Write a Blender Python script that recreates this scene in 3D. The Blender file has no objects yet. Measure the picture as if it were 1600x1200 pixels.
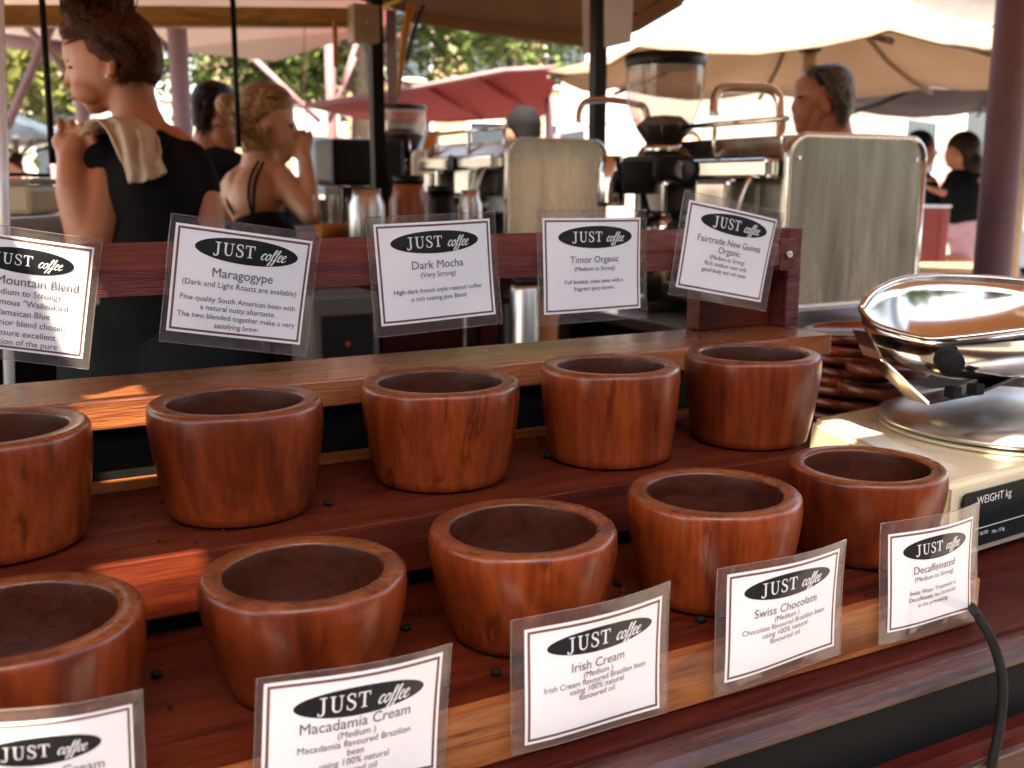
import bpy, bmesh, math, random
from mathutils import Vector, Matrix, Euler, noise
random.seed(7)
R = math.radians
sc = bpy.context.scene
col = sc.collection

# ------------------------------------------------------------ camera, sky, sun, exposure
CZ, PIT, YAW, FP = 1.35, R(11.0), R(28.0), 1600.0
cd = bpy.data.cameras.new('camera'); cam = bpy.data.objects.new('camera', cd); col.objects.link(cam)
cam.location = (0, 0, CZ); cam.rotation_euler = (R(90) - PIT, 0, -YAW)
cd.sensor_width = 36; cd.lens = 36; cd.clip_start = .02; cd.clip_end = 400
cd.dof.use_dof = True; cd.dof.focus_distance = .80; cd.dof.aperture_fstop = 9.0
sc.camera = cam
SUN = Vector((-.28, -.36, .90)).normalized()
w = bpy.data.worlds.new('World'); sc.world = w; w.use_nodes = True
nt = w.node_tree; bg = nt.nodes['Background']
sky = nt.nodes.new('ShaderNodeTexSky'); sky.sky_type = 'NISHITA'; sky.sun_disc = False
sky.sun_elevation = math.asin(SUN.z); sky.sun_rotation = math.atan2(SUN.x, SUN.y)
sky.air_density = 1.0; sky.dust_density = 2.5; sky.ozone_density = .7
nt.links.new(sky.outputs[0], bg.inputs[0]); bg.inputs[1].default_value = .15
sd = bpy.data.lights.new('sun', 'SUN'); sun = bpy.data.objects.new('sun', sd); col.objects.link(sun)
sd.energy = 4.5; sd.angle = R(.53); sd.color = (1, .93, .82)
sun.rotation_euler = SUN.to_track_quat('Z', 'Y').to_euler()
vs = sc.view_settings; vs.view_transform = 'Standard'; vs.look = 'None'; vs.gamma = 1; vs.use_curve_mapping = False
vs.exposure = 2.78
vs.use_white_balance = True; vs.white_balance_temperature = 8000; vs.white_balance_tint = 14
sc.cycles.max_bounces = 8; sc.cycles.diffuse_bounces = 4; sc.cycles.glossy_bounces = 4
sc.cycles.transparent_max_bounces = 12; sc.cycles.transmission_bounces = 4
sc.cycles.use_denoising = True; sc.cycles.caustics_reflective = False; sc.cycles.caustics_refractive = False
sc.cycles.sample_clamp_indirect = 6

F = Vector((math.sin(YAW)*math.cos(PIT), math.cos(YAW)*math.cos(PIT), -math.sin(PIT)))
RT = Vector((math.cos(YAW), -math.sin(YAW), 0)); UP = RT.cross(F); C0 = Vector((0, 0, CZ))
def ray(x, y): return F + RT*((x-800)/FP) - UP*((y-600)/FP)
def P(x, y, d): return C0 + ray(x, y)*d            # a point at a given distance in front of the viewpoint
def onz(x, y, z): d = ray(x, y); return C0 + d*((z-CZ)/d.z)
def ony(x, y, Y): d = ray(x, y); return C0 + d*(Y/d.y)

# ------------------------------------------------------------ mesh helpers
class MB:
    def __init__(s): s.v = []; s.f = []; s.m = []; s.sm = []
    def add(s, vs_, fs, mi=0, smooth=False):
        b = len(s.v); s.v += [Vector(p) for p in vs_]
        for f in fs: s.f.append([b+i for i in f]); s.m.append(mi); s.sm.append(smooth)
        return s
    def box(s, lo, hi, M=None, mi=0, bev=0):
        lo, hi = Vector(lo), Vector(hi)
        if bev <= 0:
            vv = [Vector((a, b, c)) for c in (lo.z, hi.z) for b in (lo.y, hi.y) for a in (lo.x, hi.x)]
            ff = [(0,2,3,1),(4,5,7,6),(0,1,5,4),(2,6,7,3),(0,4,6,2),(1,3,7,5)]
        else:
            bm = bmesh.new(); bmesh.ops.create_cube(bm, size=1)
            for v in bm.verts: v.co = Vector(((lo[i]+hi[i])/2 + v.co[i]*(hi[i]-lo[i]) for i in range(3)))
            bmesh.ops.bevel(bm, geom=bm.edges[:], offset=bev, segments=2, affect='EDGES', profile=.6)
            bm.verts.index_update(); vv = [v.co.copy() for v in bm.verts]; ff = [[v.index for v in f.verts] for f in bm.faces]; bm.free()
        if M: vv = [M @ p for p in vv]
        return s.add(vv, ff, mi)
    def tube(s, pts, r, n=10, mi=0, cap=True):
        pts = [Vector(p) for p in pts]; rs = r if isinstance(r, (list, tuple)) else [r]*len(pts)
        vv = []; pu = None
        for i, p in enumerate(pts):
            t = (pts[min(i+1, len(pts)-1)] - pts[max(i-1, 0)]).normalized()
            a = pu - t*pu.dot(t) if pu else t.orthogonal()
            a.normalize(); pu = a; b = t.cross(a)
            vv += [p + (a*math.cos(k*2*math.pi/n) + b*math.sin(k*2*math.pi/n))*rs[i] for k in range(n)]
        ff = [(i*n+k, i*n+(k+1) % n, (i+1)*n+(k+1) % n, (i+1)*n+k) for i in range(len(pts)-1) for k in range(n)]
        s.add(vv, ff, mi, True)
        if cap: s.add(vv[:n], [tuple(range(n))[::-1]], mi); s.add(vv[-n:], [tuple(range(n))], mi)
        return s
    def lathe(s, prof, c=(0,0,0), n=32, mi=0, M=None, wob=None):
        c = Vector(c); vv = []
        for (r, z) in prof:
            for k in range(n):
                a = k*2*math.pi/n; rr = r*(wob(a, z) if wob else 1)
                p = Vector((rr*math.cos(a), rr*math.sin(a), z)); vv.append((M @ p if M else p) + c)
        ff = [(i*n+k, i*n+(k+1) % n, (i+1)*n+(k+1) % n, (i+1)*n+k) for i in range(len(prof)-1) for k in range(n)]
        s.add(vv, ff, mi, True)
        for i, rev in ((0, True), (len(prof)-1, False)):
            if prof[i][0] > 1e-6:
                idx = [i*n+k for k in range(n)]
                s.f.append([len(s.v)-len(vv)+q for q in (idx[::-1] if rev else idx)]); s.m.append(mi); s.sm.append(False)
        return s
    def ell(s, c, r, M=None, n=16, mi=0):
        c = Vector(c); vv = []; m = n//2
        for i in range(m+1):
            th = math.pi*i/m
            for k in range(n):
                a = 2*math.pi*k/n
                p = Vector((math.sin(th)*math.cos(a)*r[0], math.sin(th)*math.sin(a)*r[1], math.cos(th)*r[2]))
                vv.append((M @ p if M else p) + c)
        ff = [(i*n+k, (i+1)*n+k, (i+1)*n+(k+1) % n, i*n+(k+1) % n) for i in range(m) for k in range(n)]
        return s.add(vv, ff, mi, True)
    def prism(s, poly, d, mi=0):                    # extrude a 3-D polygon by vector d
        poly = [Vector(p) for p in poly]; n = len(poly); d = Vector(d)
        vv = poly + [p + d for p in poly]
        ff = [tuple(range(n)), tuple(range(2*n-1, n-1, -1))] + [(i, i+n, (i+1) % n+n, (i+1) % n) for i in range(n)]
        return s.add(vv, ff, mi)
    def build(s, name, mat, parent=None, origin=None, smooth=None):
        o0 = Vector(parent['_o']) if parent is not None else (Vector(origin) if origin is not None else
             Vector((sum(v.x for v in s.v)/len(s.v), sum(v.y for v in s.v)/len(s.v), min(v.z for v in s.v))))
        me = bpy.data.meshes.new(name); me.from_pydata([v - o0 for v in s.v], [], s.f)
        for m in (mat if isinstance(mat, (list, tuple)) else [mat]): me.materials.append(m)
        for p, mi, sm in zip(me.polygons, s.m, s.sm): p.material_index = mi; p.use_smooth = sm if smooth is None else smooth
        bm = bmesh.new(); bm.from_mesh(me); bmesh.ops.remove_doubles(bm, verts=bm.verts, dist=1e-6)
        bmesh.ops.recalc_face_normals(bm, faces=bm.faces); bm.to_mesh(me); bm.free()
        o = bpy.data.objects.new(name, me); col.objects.link(o); o['_o'] = list(o0)
        if parent is not None: o.parent = parent
        else: o.location = o0
        return o
def tag(o, label=None, cat=None, group=None, kind=None):
    for k, v in (('label', label), ('category', cat), ('group', group), ('kind', kind)):
        if v: o[k] = v
    return o
def thing(name, loc, label, cat, group=None):
    o = bpy.data.objects.new(name, None); col.objects.link(o); o.location = loc; o['_o'] = list(loc); o.empty_display_size = .05
    return tag(o, label, cat, group)
def rrect(x0, x1, z0, z1, r, n=6):
    out = []
    for cx, cz, a0 in ((x1-r, z1-r, 0), (x0+r, z1-r, 90), (x0+r, z0+r, 180), (x1-r, z0+r, 270)):
        for k in range(n+1):
            a = R(a0 + 90*k/n); out.append((cx + r*math.cos(a), cz + r*math.sin(a)))
    return out
def arc(pts, n=8):                                  # Catmull-Rom through points
    pts = [Vector(p) for p in pts]; out = []
    for i in range(len(pts)-1):
        a, b, c, d = pts[max(i-1, 0)], pts[i], pts[i+1], pts[min(i+2, len(pts)-1)]
        for k in range(n):
            t = k/n; out.append(.5*((2*b) + (c-a)*t + (2*a-5*b+4*c-d)*t*t + (3*b-a-3*c+d)*t**3))
    return out + [pts[-1]]

# ------------------------------------------------------------ materials
def new_mat(name):
    m = bpy.data.materials.new(name); m.use_nodes = True
    return m, m.node_tree, m.node_tree.nodes['Principled BSDF']
def N(t, typ, **kw):
    n = t.nodes.new(typ)
    for k, v in kw.items(): setattr(n, k, v)
    return n
def ramp(t, fac, stops):
    r = N(t, 'ShaderNodeValToRGB'); e = r.color_ramp.elements
    while len(e) < len(stops): e.new(.5)
    for q, (p, c) in zip(e, stops): q.position = p; q.color = (*c, 1)
    t.links.new(fac, r.inputs[0]); return r.outputs[0]
def noise_n(t, vec, scale, detail=3, dist=0, rough=.5):
    n = N(t, 'ShaderNodeTexNoise'); n.inputs['Scale'].default_value = scale; n.inputs['Detail'].default_value = detail
    n.inputs['Distortion'].default_value = dist; n.inputs['Roughness'].default_value = rough
    if vec: t.links.new(vec, n.inputs['Vector'])
    return n.outputs['Fac']
def plain(name, c, rough=.5, metal=0, var=.12, scale=12, bump=0, coat=0, spec=.5, sss=0, bscale=None, trans=0, emit=None):
    m, t, b = new_mat(name)
    co = N(t, 'ShaderNodeTexCoord').outputs['Object']
    f = noise_n(t, co, scale, 5, .3, .6)
    lo = tuple(x*(1-var) for x in c); hi = tuple(min(1, x*(1+var)) for x in c)
    t.links.new(ramp(t, f, [(.3, lo), (.7, hi)]), b.inputs['Base Color'])
    b.inputs['Metallic'].default_value = metal
    rr = N(t, 'ShaderNodeMapRange'); rr.inputs[3].default_value = max(.02, rough*(1-var)); rr.inputs[4].default_value = min(1, rough*(1+var*1.5))
    t.links.new(f, rr.inputs[0]); t.links.new(rr.outputs[0], b.inputs['Roughness'])
    b.inputs['Coat Weight'].default_value = coat; b.inputs['Coat Roughness'].default_value = .12
    b.inputs['Specular IOR Level'].default_value = spec
    if sss:
        b.inputs['Subsurface Weight'].default_value = sss; b.inputs['Subsurface Radius'].default_value = (.02, .008, .004)
    if bump:
        bn = N(t, 'ShaderNodeBump'); bn.inputs['Strength'].default_value = 1; bn.inputs['Distance'].default_value = bump
        t.links.new(noise_n(t, co, bscale or scale*6, 5), bn.inputs['Height']); t.links.new(bn.outputs[0], b.inputs['Normal'])
    return m
def wood(name, dark, mid, light, axis=0, s=1.0, rough=.34, coat=.35, spec=.32, streak=.3, bump=.0004, stretch=.09):
    m, t, b = new_mat(name)
    co = N(t, 'ShaderNodeTexCoord').outputs['Object']
    oi = N(t, 'ShaderNodeObjectInfo'); mu = N(t, 'ShaderNodeVectorMath', operation='MULTIPLY_ADD')
    cx = N(t, 'ShaderNodeCombineXYZ')
    for i in range(3): t.links.new(oi.outputs['Random'], cx.inputs[i])
    t.links.new(cx.outputs[0], mu.inputs[0]); mu.inputs[1].default_value = (13, 7, 29); t.links.new(co, mu.inputs[2])
    mp = N(t, 'ShaderNodeMapping'); sc3 = [1, 1, 1]; sc3[axis] = stretch
    mp.inputs['Scale'].default_value = sc3; mp.inputs['Rotation'].default_value = (.30, .38, .05) if axis == 2 else (0, .01, .02)
    t.links.new(mu.outputs[0], mp.inputs[0]); v = mp.outputs[0]
    n1 = noise_n(t, v, 16*s, 5, 2.2, .6)
    base = ramp(t, n1, [(.30, dark), (.45, mid), (.56, light), (.68, mid), (.8, dark)])
    n4 = noise_n(t, v, 34*s, 3, 2.6, .5)
    st = ramp(t, n4, [(0, (1,1,1)), (.62-streak*.1, (1,1,1)), (.68, (.28,.22,.2)), (.72, (1,1,1))])
    mx = N(t, 'ShaderNodeMix', data_type='RGBA', blend_type='MULTIPLY'); mx.inputs[0].default_value = min(1, streak*2)
    t.links.new(base, mx.inputs[6]); t.links.new(st, mx.inputs[7])
    n2 = noise_n(t, v, 330*s, 4, .2, .6)
    fg = ramp(t, n2, [(.3, (.66,.62,.6)), (.6, (1.1,1.1,1.1))])
    mx2 = N(t, 'ShaderNodeMix', data_type='RGBA', blend_type='MULTIPLY'); mx2.inputs[0].default_value = .8
    t.links.new(mx.outputs[2], mx2.inputs[6]); t.links.new(fg, mx2.inputs[7])
    t.links.new(mx2.outputs[2], b.inputs['Base Color'])
    n3 = noise_n(t, co, 22, 4); rr = N(t, 'ShaderNodeMapRange'); rr.inputs[1].default_value = .3; rr.inputs[2].default_value = .7
    rr.inputs[3].default_value = rough*.75; rr.inputs[4].default_value = rough*1.35
    t.links.new(n3, rr.inputs[0]); t.links.new(rr.outputs[0], b.inputs['Roughness'])
    b.inputs['Coat Weight'].default_value = coat; b.inputs['Coat Roughness'].default_value = .18; b.inputs['Specular IOR Level'].default_value = spec
    bn = N(t, 'ShaderNodeBump'); bn.inputs['Distance'].default_value = bump; t.links.new(n2, bn.inputs['Height'])
    t.links.new(bn.outputs[0], b.inputs['Normal'])
    return m
def film(name, tint=(1,1,1), gloss=.08, rough=.03, haze=0, hazec=(.7,.68,.66), bump=.0, bs=30, ior=1.5):
    m, t, b = new_mat(name); t.nodes.remove(b); out = t.nodes['Material Output']
    tr = N(t, 'ShaderNodeBsdfTransparent'); tr.inputs[0].default_value = (*tint, 1)
    gl = N(t, 'ShaderNodeBsdfGlossy'); gl.inputs['Roughness'].default_value = rough
    fr = N(t, 'ShaderNodeLayerWeight'); fr.inputs[0].default_value = .5
    pw = N(t, 'ShaderNodeMath', operation='POWER'); pw.inputs[1].default_value = 4; t.links.new(fr.outputs['Facing'], pw.inputs[0])
    ad = N(t, 'ShaderNodeMath', operation='MULTIPLY_ADD', use_clamp=True); ad.inputs[1].default_value = .8; ad.inputs[2].default_value = gloss; t.links.new(pw.outputs[0], ad.inputs[0])
    mx = N(t, 'ShaderNodeMixShader'); base = tr.outputs[0]
    if haze:
        df = N(t, 'ShaderNodeBsdfDiffuse'); df.inputs[0].default_value = (*hazec, 1)
        mh = N(t, 'ShaderNodeMixShader'); mh.inputs[0].default_value = haze
        t.links.new(tr.outputs[0], mh.inputs[1]); t.links.new(df.outputs[0], mh.inputs[2]); base = mh.outputs[0]
    t.links.new(ad.outputs[0], mx.inputs[0]); t.links.new(base, mx.inputs[1]); t.links.new(gl.outputs[0], mx.inputs[2])
    if bump:
        bn = N(t, 'ShaderNodeBump'); bn.inputs['Distance'].default_value = bump
        t.links.new(noise_n(t, N(t, 'ShaderNodeTexCoord').outputs['Object'], bs, 2, .5), bn.inputs['Height'])
        t.links.new(bn.outputs[0], gl.inputs['Normal'])
    t.links.new(mx.outputs[0], out.inputs[0]); return m
def cloth(name, c, trans=.35, scale=40):            # canvas that lets light through
    m, t, b = new_mat(name); out = t.nodes['Material Output']
    co = N(t, 'ShaderNodeTexCoord').outputs['Object']; f = noise_n(t, co, scale*.05, 5, .3)
    cc = ramp(t, f, [(.3, tuple(x*.85 for x in c)), (.7, c)])
    t.links.new(cc, b.inputs['Base Color']); b.inputs['Roughness'].default_value = .85
    tl = N(t, 'ShaderNodeBsdfTranslucent'); t.links.new(cc, tl.inputs[0])
    mx = N(t, 'ShaderNodeMixShader'); mx.inputs[0].default_value = trans
    t.links.new(b.outputs[0], mx.inputs[1]); t.links.new(tl.outputs[0], mx.inputs[2]); t.links.new(mx.outputs[0], out.inputs[0])
    return m
M = {}
M['bowl'] = wood('turned_teak', (.080,.011,.004), (.165,.025,.006), (.26,.046,.010), axis=2, s=.62, rough=.32, coat=.3, streak=.38, stretch=.20)
M['bowl2'] = wood('turned_teak_dark', (.055,.008,.003), (.130,.020,.005), (.215,.036,.008), axis=2, s=.5, rough=.34, coat=.25, streak=.3, stretch=.16)
M['bowl_in'] = wood('shade_darkened_bowl_inside', (.036,.009,.005), (.050,.012,.006), (.066,.017,.008), axis=0, s=2, rough=.34, coat=.2, streak=.1, stretch=.6)  # inside colour darkened to stand in for shade within the bowls
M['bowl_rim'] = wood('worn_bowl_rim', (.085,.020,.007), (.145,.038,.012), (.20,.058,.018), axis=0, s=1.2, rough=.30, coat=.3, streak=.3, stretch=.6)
M['shelf'] = wood('jarrah_board', (.042,.006,.003), (.078,.011,.004), (.11,.018,.006), axis=0, s=1.2, rough=.45, coat=.0, spec=.22)
M['front'] = wood('oiled_front_board', (.13,.035,.012), (.24,.075,.024), (.34,.12,.038), axis=0, s=1.1, rough=.42, coat=.2)
M['top'] = wood('weathered_top_board', (.12,.036,.013), (.24,.074,.026), (.32,.105,.038), axis=0, s=1.3, rough=.28, coat=.7, bump=.001)
M['rail'] = wood('red_gum_rail', (.07,.012,.011), (.13,.024,.022), (.19,.042,.038), axis=0, s=2, rough=.55, coat=.05, streak=.1, bump=.002)
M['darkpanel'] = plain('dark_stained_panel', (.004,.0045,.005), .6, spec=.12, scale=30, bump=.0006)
M['mahog'] = wood('mahogany_panel', (.026,.003,.002), (.046,.006,.004), (.065,.010,.006), axis=0, s=.8, rough=.42, coat=.03, spec=.15, streak=.1)
M['mold'] = wood('worn_purple_moulding', (.022,.006,.005), (.045,.012,.011), (.085,.030,.026), axis=0, s=2.5, rough=.4, coat=.3, bump=.0012)
M['black'] = plain('black_plastic', (.006,.006,.006), .4, spec=.25)
M['blackmat'] = plain('black_rubber', (.008,.008,.008), .7, spec=.2)
M['steel'] = plain('stainless_steel', (.50,.47,.41), .26, 1, .10, 9, bump=.0002, bscale=9)
M['steel2'] = plain('polished_steel', (.72,.69,.64), .14, 1, .05, 14, bump=.0004, bscale=16)
def panelm():
    m, t, b = new_mat('streaked_steel_panel'); co = N(t, 'ShaderNodeTexCoord').outputs['Object']
    mp = N(t, 'ShaderNodeMapping'); mp.inputs['Scale'].default_value = (9, 1, 1.1); t.links.new(co, mp.inputs[0])
    f = noise_n(t, mp.outputs[0], 3, 4, .8); t.links.new(ramp(t, f, [(.3, (.52,.48,.41)), (.55, (.66,.62,.54)), (.75, (.58,.54,.46))]), b.inputs['Base Color'])
    b.inputs['Metallic'].default_value = 1
    rr = N(t, 'ShaderNodeMapRange'); rr.inputs[3].default_value = .16; rr.inputs[4].default_value = .36
    t.links.new(noise_n(t, mp.outputs[0], 4, 4, .4), rr.inputs[0]); t.links.new(rr.outputs[0], b.inputs['Roughness'])
    bn = N(t, 'ShaderNodeBump'); bn.inputs['Distance'].default_value = .003; t.links.new(noise_n(t, mp.outputs[0], 1.0, 1, .3), bn.inputs['Height'])
    t.links.new(bn.outputs[0], b.inputs['Normal']); return m
M['panel'] = panelm()
M['brush'] = plain('brushed_steel', (.55,.54,.52), .32, 1, .12, 30)
M['cream'] = plain('cream_enamel', (.70,.60,.40), .34, coat=.3, var=.06)
M['white'] = plain('white_paper', (.86,.845,.84), .6, var=.02)
M['ink'] = plain('black_ink', (.010,.011,.013), .6, spec=.2)
M['grey_ink'] = plain('grey_print', (.10,.10,.11), .6)
M['brown_ink'] = plain('brown_border_print', (.16,.06,.045), .6)
M['letter'] = plain('reversed_lettering', (.75,.75,.73), .6, var=.02)
M['film_front'] = film('clear_laminate', gloss=.022, rough=.03, haze=.0, bump=.0022, bs=16)
M['film_back'] = film('hazy_laminate', (.86,.84,.83), gloss=.05, rough=.10, haze=.09, hazec=(.62,.54,.50), bump=.003, bs=30)
M['bean'] = plain('roasted_beans', (.022,.010,.006), .6, scale=200, var=.4, spec=.2)
M['skin'] = plain('tanned_skin', (.48,.20,.105), .45, var=.10, scale=18, sss=.12)
M['skin2'] = plain('fair_skin', (.58,.30,.18), .45, var=.08, scale=18, sss=.12)
M['skin3'] = plain('ruddy_skin', (.48,.19,.105), .45, var=.10, scale=18, sss=.12)
def hairm(name, a, b_):
    m, t, b = new_mat(name); co = N(t, 'ShaderNodeTexCoord').outputs['Object']
    mp = N(t, 'ShaderNodeMapping'); mp.inputs['Scale'].default_value = (1, 1, .3); mp.inputs['Rotation'].default_value = (.3, .6, .2); t.links.new(co, mp.inputs[0])
    f = noise_n(t, mp.outputs[0], 60, 5, 2.5, .65); t.links.new(ramp(t, f, [(.40, a), (.60, b_)]), b.inputs['Base Color'])
    b.inputs['Roughness'].default_value = .45; b.inputs['Specular IOR Level'].default_value = .15; bn = N(t, 'ShaderNodeBump'); bn.inputs['Distance'].default_value = .006
    t.links.new(f, bn.inputs['Height']); t.links.new(bn.outputs[0], b.inputs['Normal']); return m
M['hair_auburn'] = hairm('auburn_hair', (.030,.010,.005), (.13,.04,.016))
M['hair_blond'] = hairm('blond_hair', (.20,.09,.033), (.58,.34,.16))
M['hair_dark'] = hairm('dark_hair', (.012,.008,.006), (.04,.022,.014))
M['hair_grey'] = hairm('grey_hair', (.04,.035,.03), (.25,.22,.19))
M['tee'] = plain('black_cotton', (.006,.006,.007), .9, spec=.1, var=.3, bump=.002, bscale=25)
M['tee2'] = plain('charcoal_cotton', (.010,.013,.016), .9, spec=.1, var=.3, bump=.002, bscale=25)
M['towel'] = plain('beige_towel_cloth', (.52,.40,.29), .95, scale=60, bump=.0015, bscale=400)
M['lilac'] = plain('lilac_shirt_cloth', (.45,.36,.42), .9)
M['pink'] = plain('pink_skirt_cloth', (.62,.36,.40), .9)
M['canvas'] = cloth('brown_canvas', (.42,.24,.125), .32)
M['canvas_w'] = cloth('cream_umbrella_canvas', (.36,.275,.21), .5)
M['canvas_d'] = plain('plum_umbrella_canvas', (.045,.032,.042), .85)
M['canvas_r'] = cloth('red_awning_canvas', (.27,.012,.022), .32)
M['canvas_g'] = cloth('pale_hall_soffit', (.62,.52,.48), .22)
M['canvas_p'] = cloth('white_marquee_canvas', (.46,.38,.39), .4)
M['beam'] = wood('honey_beam', (.22,.085,.022), (.42,.19,.05), (.55,.28,.09), axis=0, s=.4, rough=.5, coat=.1)
M['mauve'] = plain('mauve_painted_steel', (.19,.11,.12), .6, spec=.3, var=.15, scale=5)
M['darkpost'] = plain('dark_painted_post', (.009,.008,.006), .5, spec=.2)
M['paper'] = plain('notice_paper', (.66,.58,.56), .8)
M['orange'] = plain('orange_card', (.75,.27,.03), .6)
M['tie'] = plain('orange_strap_webbing', (.50,.20,.04), .7)
M['yellow'] = plain('yellow_strap', (.80,.68,.12), .6)
M['asphalt'] = plain('sunny_pavement', (.17,.15,.135), .9, var=.2, scale=1.5, bump=.003)
M['road'] = plain('street_asphalt', (.055,.052,.05), .9, var=.3, scale=3, bump=.003)
M['blockercloth'] = plain('dark_brown_blocker_cloth', (.05,.03,.02), .9)
M['applgrey'] = plain('grey_appliance_paint', (.07,.06,.052), .5)
M['deck'] = plain('stall_floor_boards', (.06,.045,.035), .7)
M['render'] = plain('pale_rendered_wall', (.36,.32,.27), .9, scale=.8)
M['render2'] = plain('ochre_rendered_wall', (.38,.27,.17), .9, scale=.8)
M['glass'] = plain('dark_window_glass', (.04,.055,.07), .1)
M['clear'] = film('clear_glass', (.94,.92,.9), gloss=.05, rough=.02)
M['hopper'] = film('clear_hopper_plastic', (.84,.74,.68), gloss=.06, rough=.08, haze=.25, hazec=(.62,.5,.44))
M['hopper2'] = film('clean_hopper_cone', (.97,.95,.93), gloss=.02, rough=.08)
M['bark'] = plain('tree_bark', (.10,.065,.045), .9, bump=.01, bscale=20)
M['cupboard'] = plain('dark_cabinet_laminate', (.012,.010,.009), .5, spec=.2)
M['copper'] = plain('amber_syrup', (.35,.11,.035), .3)
M['red'] = plain('red_plastic', (.20,.012,.010), .4)
M['carblue'] = plain('blue_grey_paint', (.07,.10,.15), .25, coat=.8)
M['carwhite'] = plain('white_car_paint', (.7,.7,.7), .3, coat=.8)
M['display'] = plain('display_glass', (.006,.008,.008), .25, spec=.15)
M['switchbox'] = plain('beige_switch_box', (.42,.30,.19), .6)
def leafm(name, c):
    m, t, b = new_mat(name); out = t.nodes['Material Output']
    oi = N(t, 'ShaderNodeNewGeometry'); r_ = ramp(t, oi.outputs['Random Per Island'], [(0, tuple(x*.45 for x in c)), (.6, c), (1, tuple(min(1, x*1.7) for x in c))])
    t.links.new(r_, b.inputs['Base Color']); b.inputs['Roughness'].default_value = .5
    tl = N(t, 'ShaderNodeBsdfTranslucent'); t.links.new(r_, tl.inputs[0]); mx = N(t, 'ShaderNodeMixShader'); mx.inputs[0].default_value = .4
    t.links.new(b.outputs[0], mx.inputs[1]); t.links.new(tl.outputs[0], mx.inputs[2]); t.links.new(mx.outputs[0], out.inputs[0]); return m
M['leaf'] = leafm('green_leaves', (.085,.13,.03)); M['leaf2'] = leafm('yellow_green_leaves', (.16,.18,.045))

# ------------------------------------------------------------ the setting
g = MB(); g.add([(-150,-150,0),(150,-150,0),(150,250,0),(-150,250,0)], [(0,1,2,3)])
tag(g.build('ground', M['asphalt'], origin=(0,0,0)), kind='structure')
g = MB(); g.add([(-80,-13,.004),(80,-13,.004),(80,-2.4,.004),(-80,-2.4,.004)], [(0,1,2,3)]); tag(g.build('road', M['road'], origin=(0,0,0)), kind='structure')
g = MB(); g.box((-2.6,.75,.004), (4.2,4.2,.03)); tag(g.build('floor', M['deck']), kind='structure')

def building(x0, x1, y, h, depth, mat, label, nx, nz):
    t = thing('building', ((x0+x1)/2, y, 0), label, 'building')
    b = MB(); b.box((x0, y, 0), (x1, y+depth, h)); b.build('wall', mat, t)
    b = MB(); b.box((x0-.3, y-.3, h), (x1+.3, y+depth+.3, h+.25)); b.build('cornice', M['render'], t)
    s = -1 if y > 0 else 1; yf = y if y > 0 else y+depth
    dx = (x1-x0)/nx; dz = (h-.6)/nz
    for i in range(nx):
        for k in range(nz):
            cx = x0+dx*(i+.5); cz = .6+dz*(k+.5)
            f = MB(); ww, hh = dx*.26, dz*.32; a, c = sorted((yf+s*.06, yf))
            for q in ((-ww-.08, -ww, -hh-.08, hh+.08), (ww, ww+.08, -hh-.08, hh+.08), (-ww, ww, hh, hh+.08), (-ww, ww, -hh-.08, -hh)):
                f.box((cx+q[0], a, cz+q[2]), (cx+q[1], c, cz+q[3]))
            wf = f.build('window', M['carwhite'], t)
            p = MB(); a, c = sorted((yf+s*.02, yf+s*.004)); p.box((cx-ww, a, cz-hh), (cx+ww, c, cz+hh)); p.build('pane', M['glass'], wf)
building(6.5, 15.5, 24, 9, 8, M['render2'], 'ochre building with windows far behind the red awning and trees', 4, 3)
building(22, 50, 20, 6.5, 8, M['render'], 'pale building far behind the cream umbrella on the right', 12, 1)
building(-30, 5.5, 34, 8, 8, M['render'], 'long pale building beyond the trees at the left of the hall posts', 8, 2)
building(-14, 40, -20, 6.5, 6, M['render2'], 'building across the street behind the viewer, mirrored in the steel', 13, 2)

def tree(loc, h, cr, n, leaf, label, lean=0, seed=1, trunk_r=.2, lsize=.10):
    rnd = random.Random(seed); x, y = loc
    t = thing('tree', (x, y, 0), label, 'tree', 'trees beyond the market hall')
    tr = MB(); top = Vector((x+lean, y, h*.55))
    tr.tube(arc([(x, y, -.05), (x+lean*.3, y+.1, h*.2), (x+lean*.7, y, h*.4), top], 4), [trunk_r*(1-.5*i/12) for i in range(13)], 9)
    cl = []
    for i in range(14):
        a = rnd.uniform(0, 6.28); e = Vector((x+lean+math.cos(a)*cr*rnd.uniform(.35, .85), y+math.sin(a)*cr*.7*rnd.uniform(.2, .85), h*rnd.uniform(.45, .95)))
        tr.tube([top - Vector((0, 0, h*.15*rnd.random())), (top+e)/2+Vector((0, 0, .2)), e], [trunk_r*.4, trunk_r*.22, .03], 5)
        cl.append((e, cr*rnd.uniform(.25, .45)))
    tr.build('trunk', M['bark'], t)
    c = MB()
    for i in range(int(n*1.9)):
        e, r_ = rnd.choice(cl)
        d = Vector((rnd.gauss(0, 1), rnd.gauss(0, 1), rnd.gauss(0, .8))).normalized()*r_*rnd.uniform(.4, 1.15)
        q = Euler((rnd.uniform(-.9, .9), rnd.uniform(-.9, .9), rnd.uniform(0, 6.28))).to_matrix(); s = lsize*rnd.uniform(.6, 1.3)
        c.add([e+d+q @ Vector(v)*s for v in ((-1,0,0), (0,-.5,.1), (1,0,0), (0,.5,.1))], [(0,1,2,3)])
    c.build('crown', leaf, t)
tree((2.2,16.5), 6.2, 3.3, 7000, M['leaf'], 'broad green tree seen between the mauve post and the blond woman', seed=3)
tree((5.6,15.5), 6.5, 3.0, 6000, M['leaf'], 'green tree behind the black post and red awning', seed=5)
tree((8.8,16.5), 6.8, 2.6, 4500, M['leaf'], 'leafy green tree right of the black post above the red awning', seed=8)
tree((-1.5,14), 5.0, 2.6, 5000, M['leaf2'], 'sunlit yellow green tree at the left edge behind the black rod', seed=11)
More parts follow.
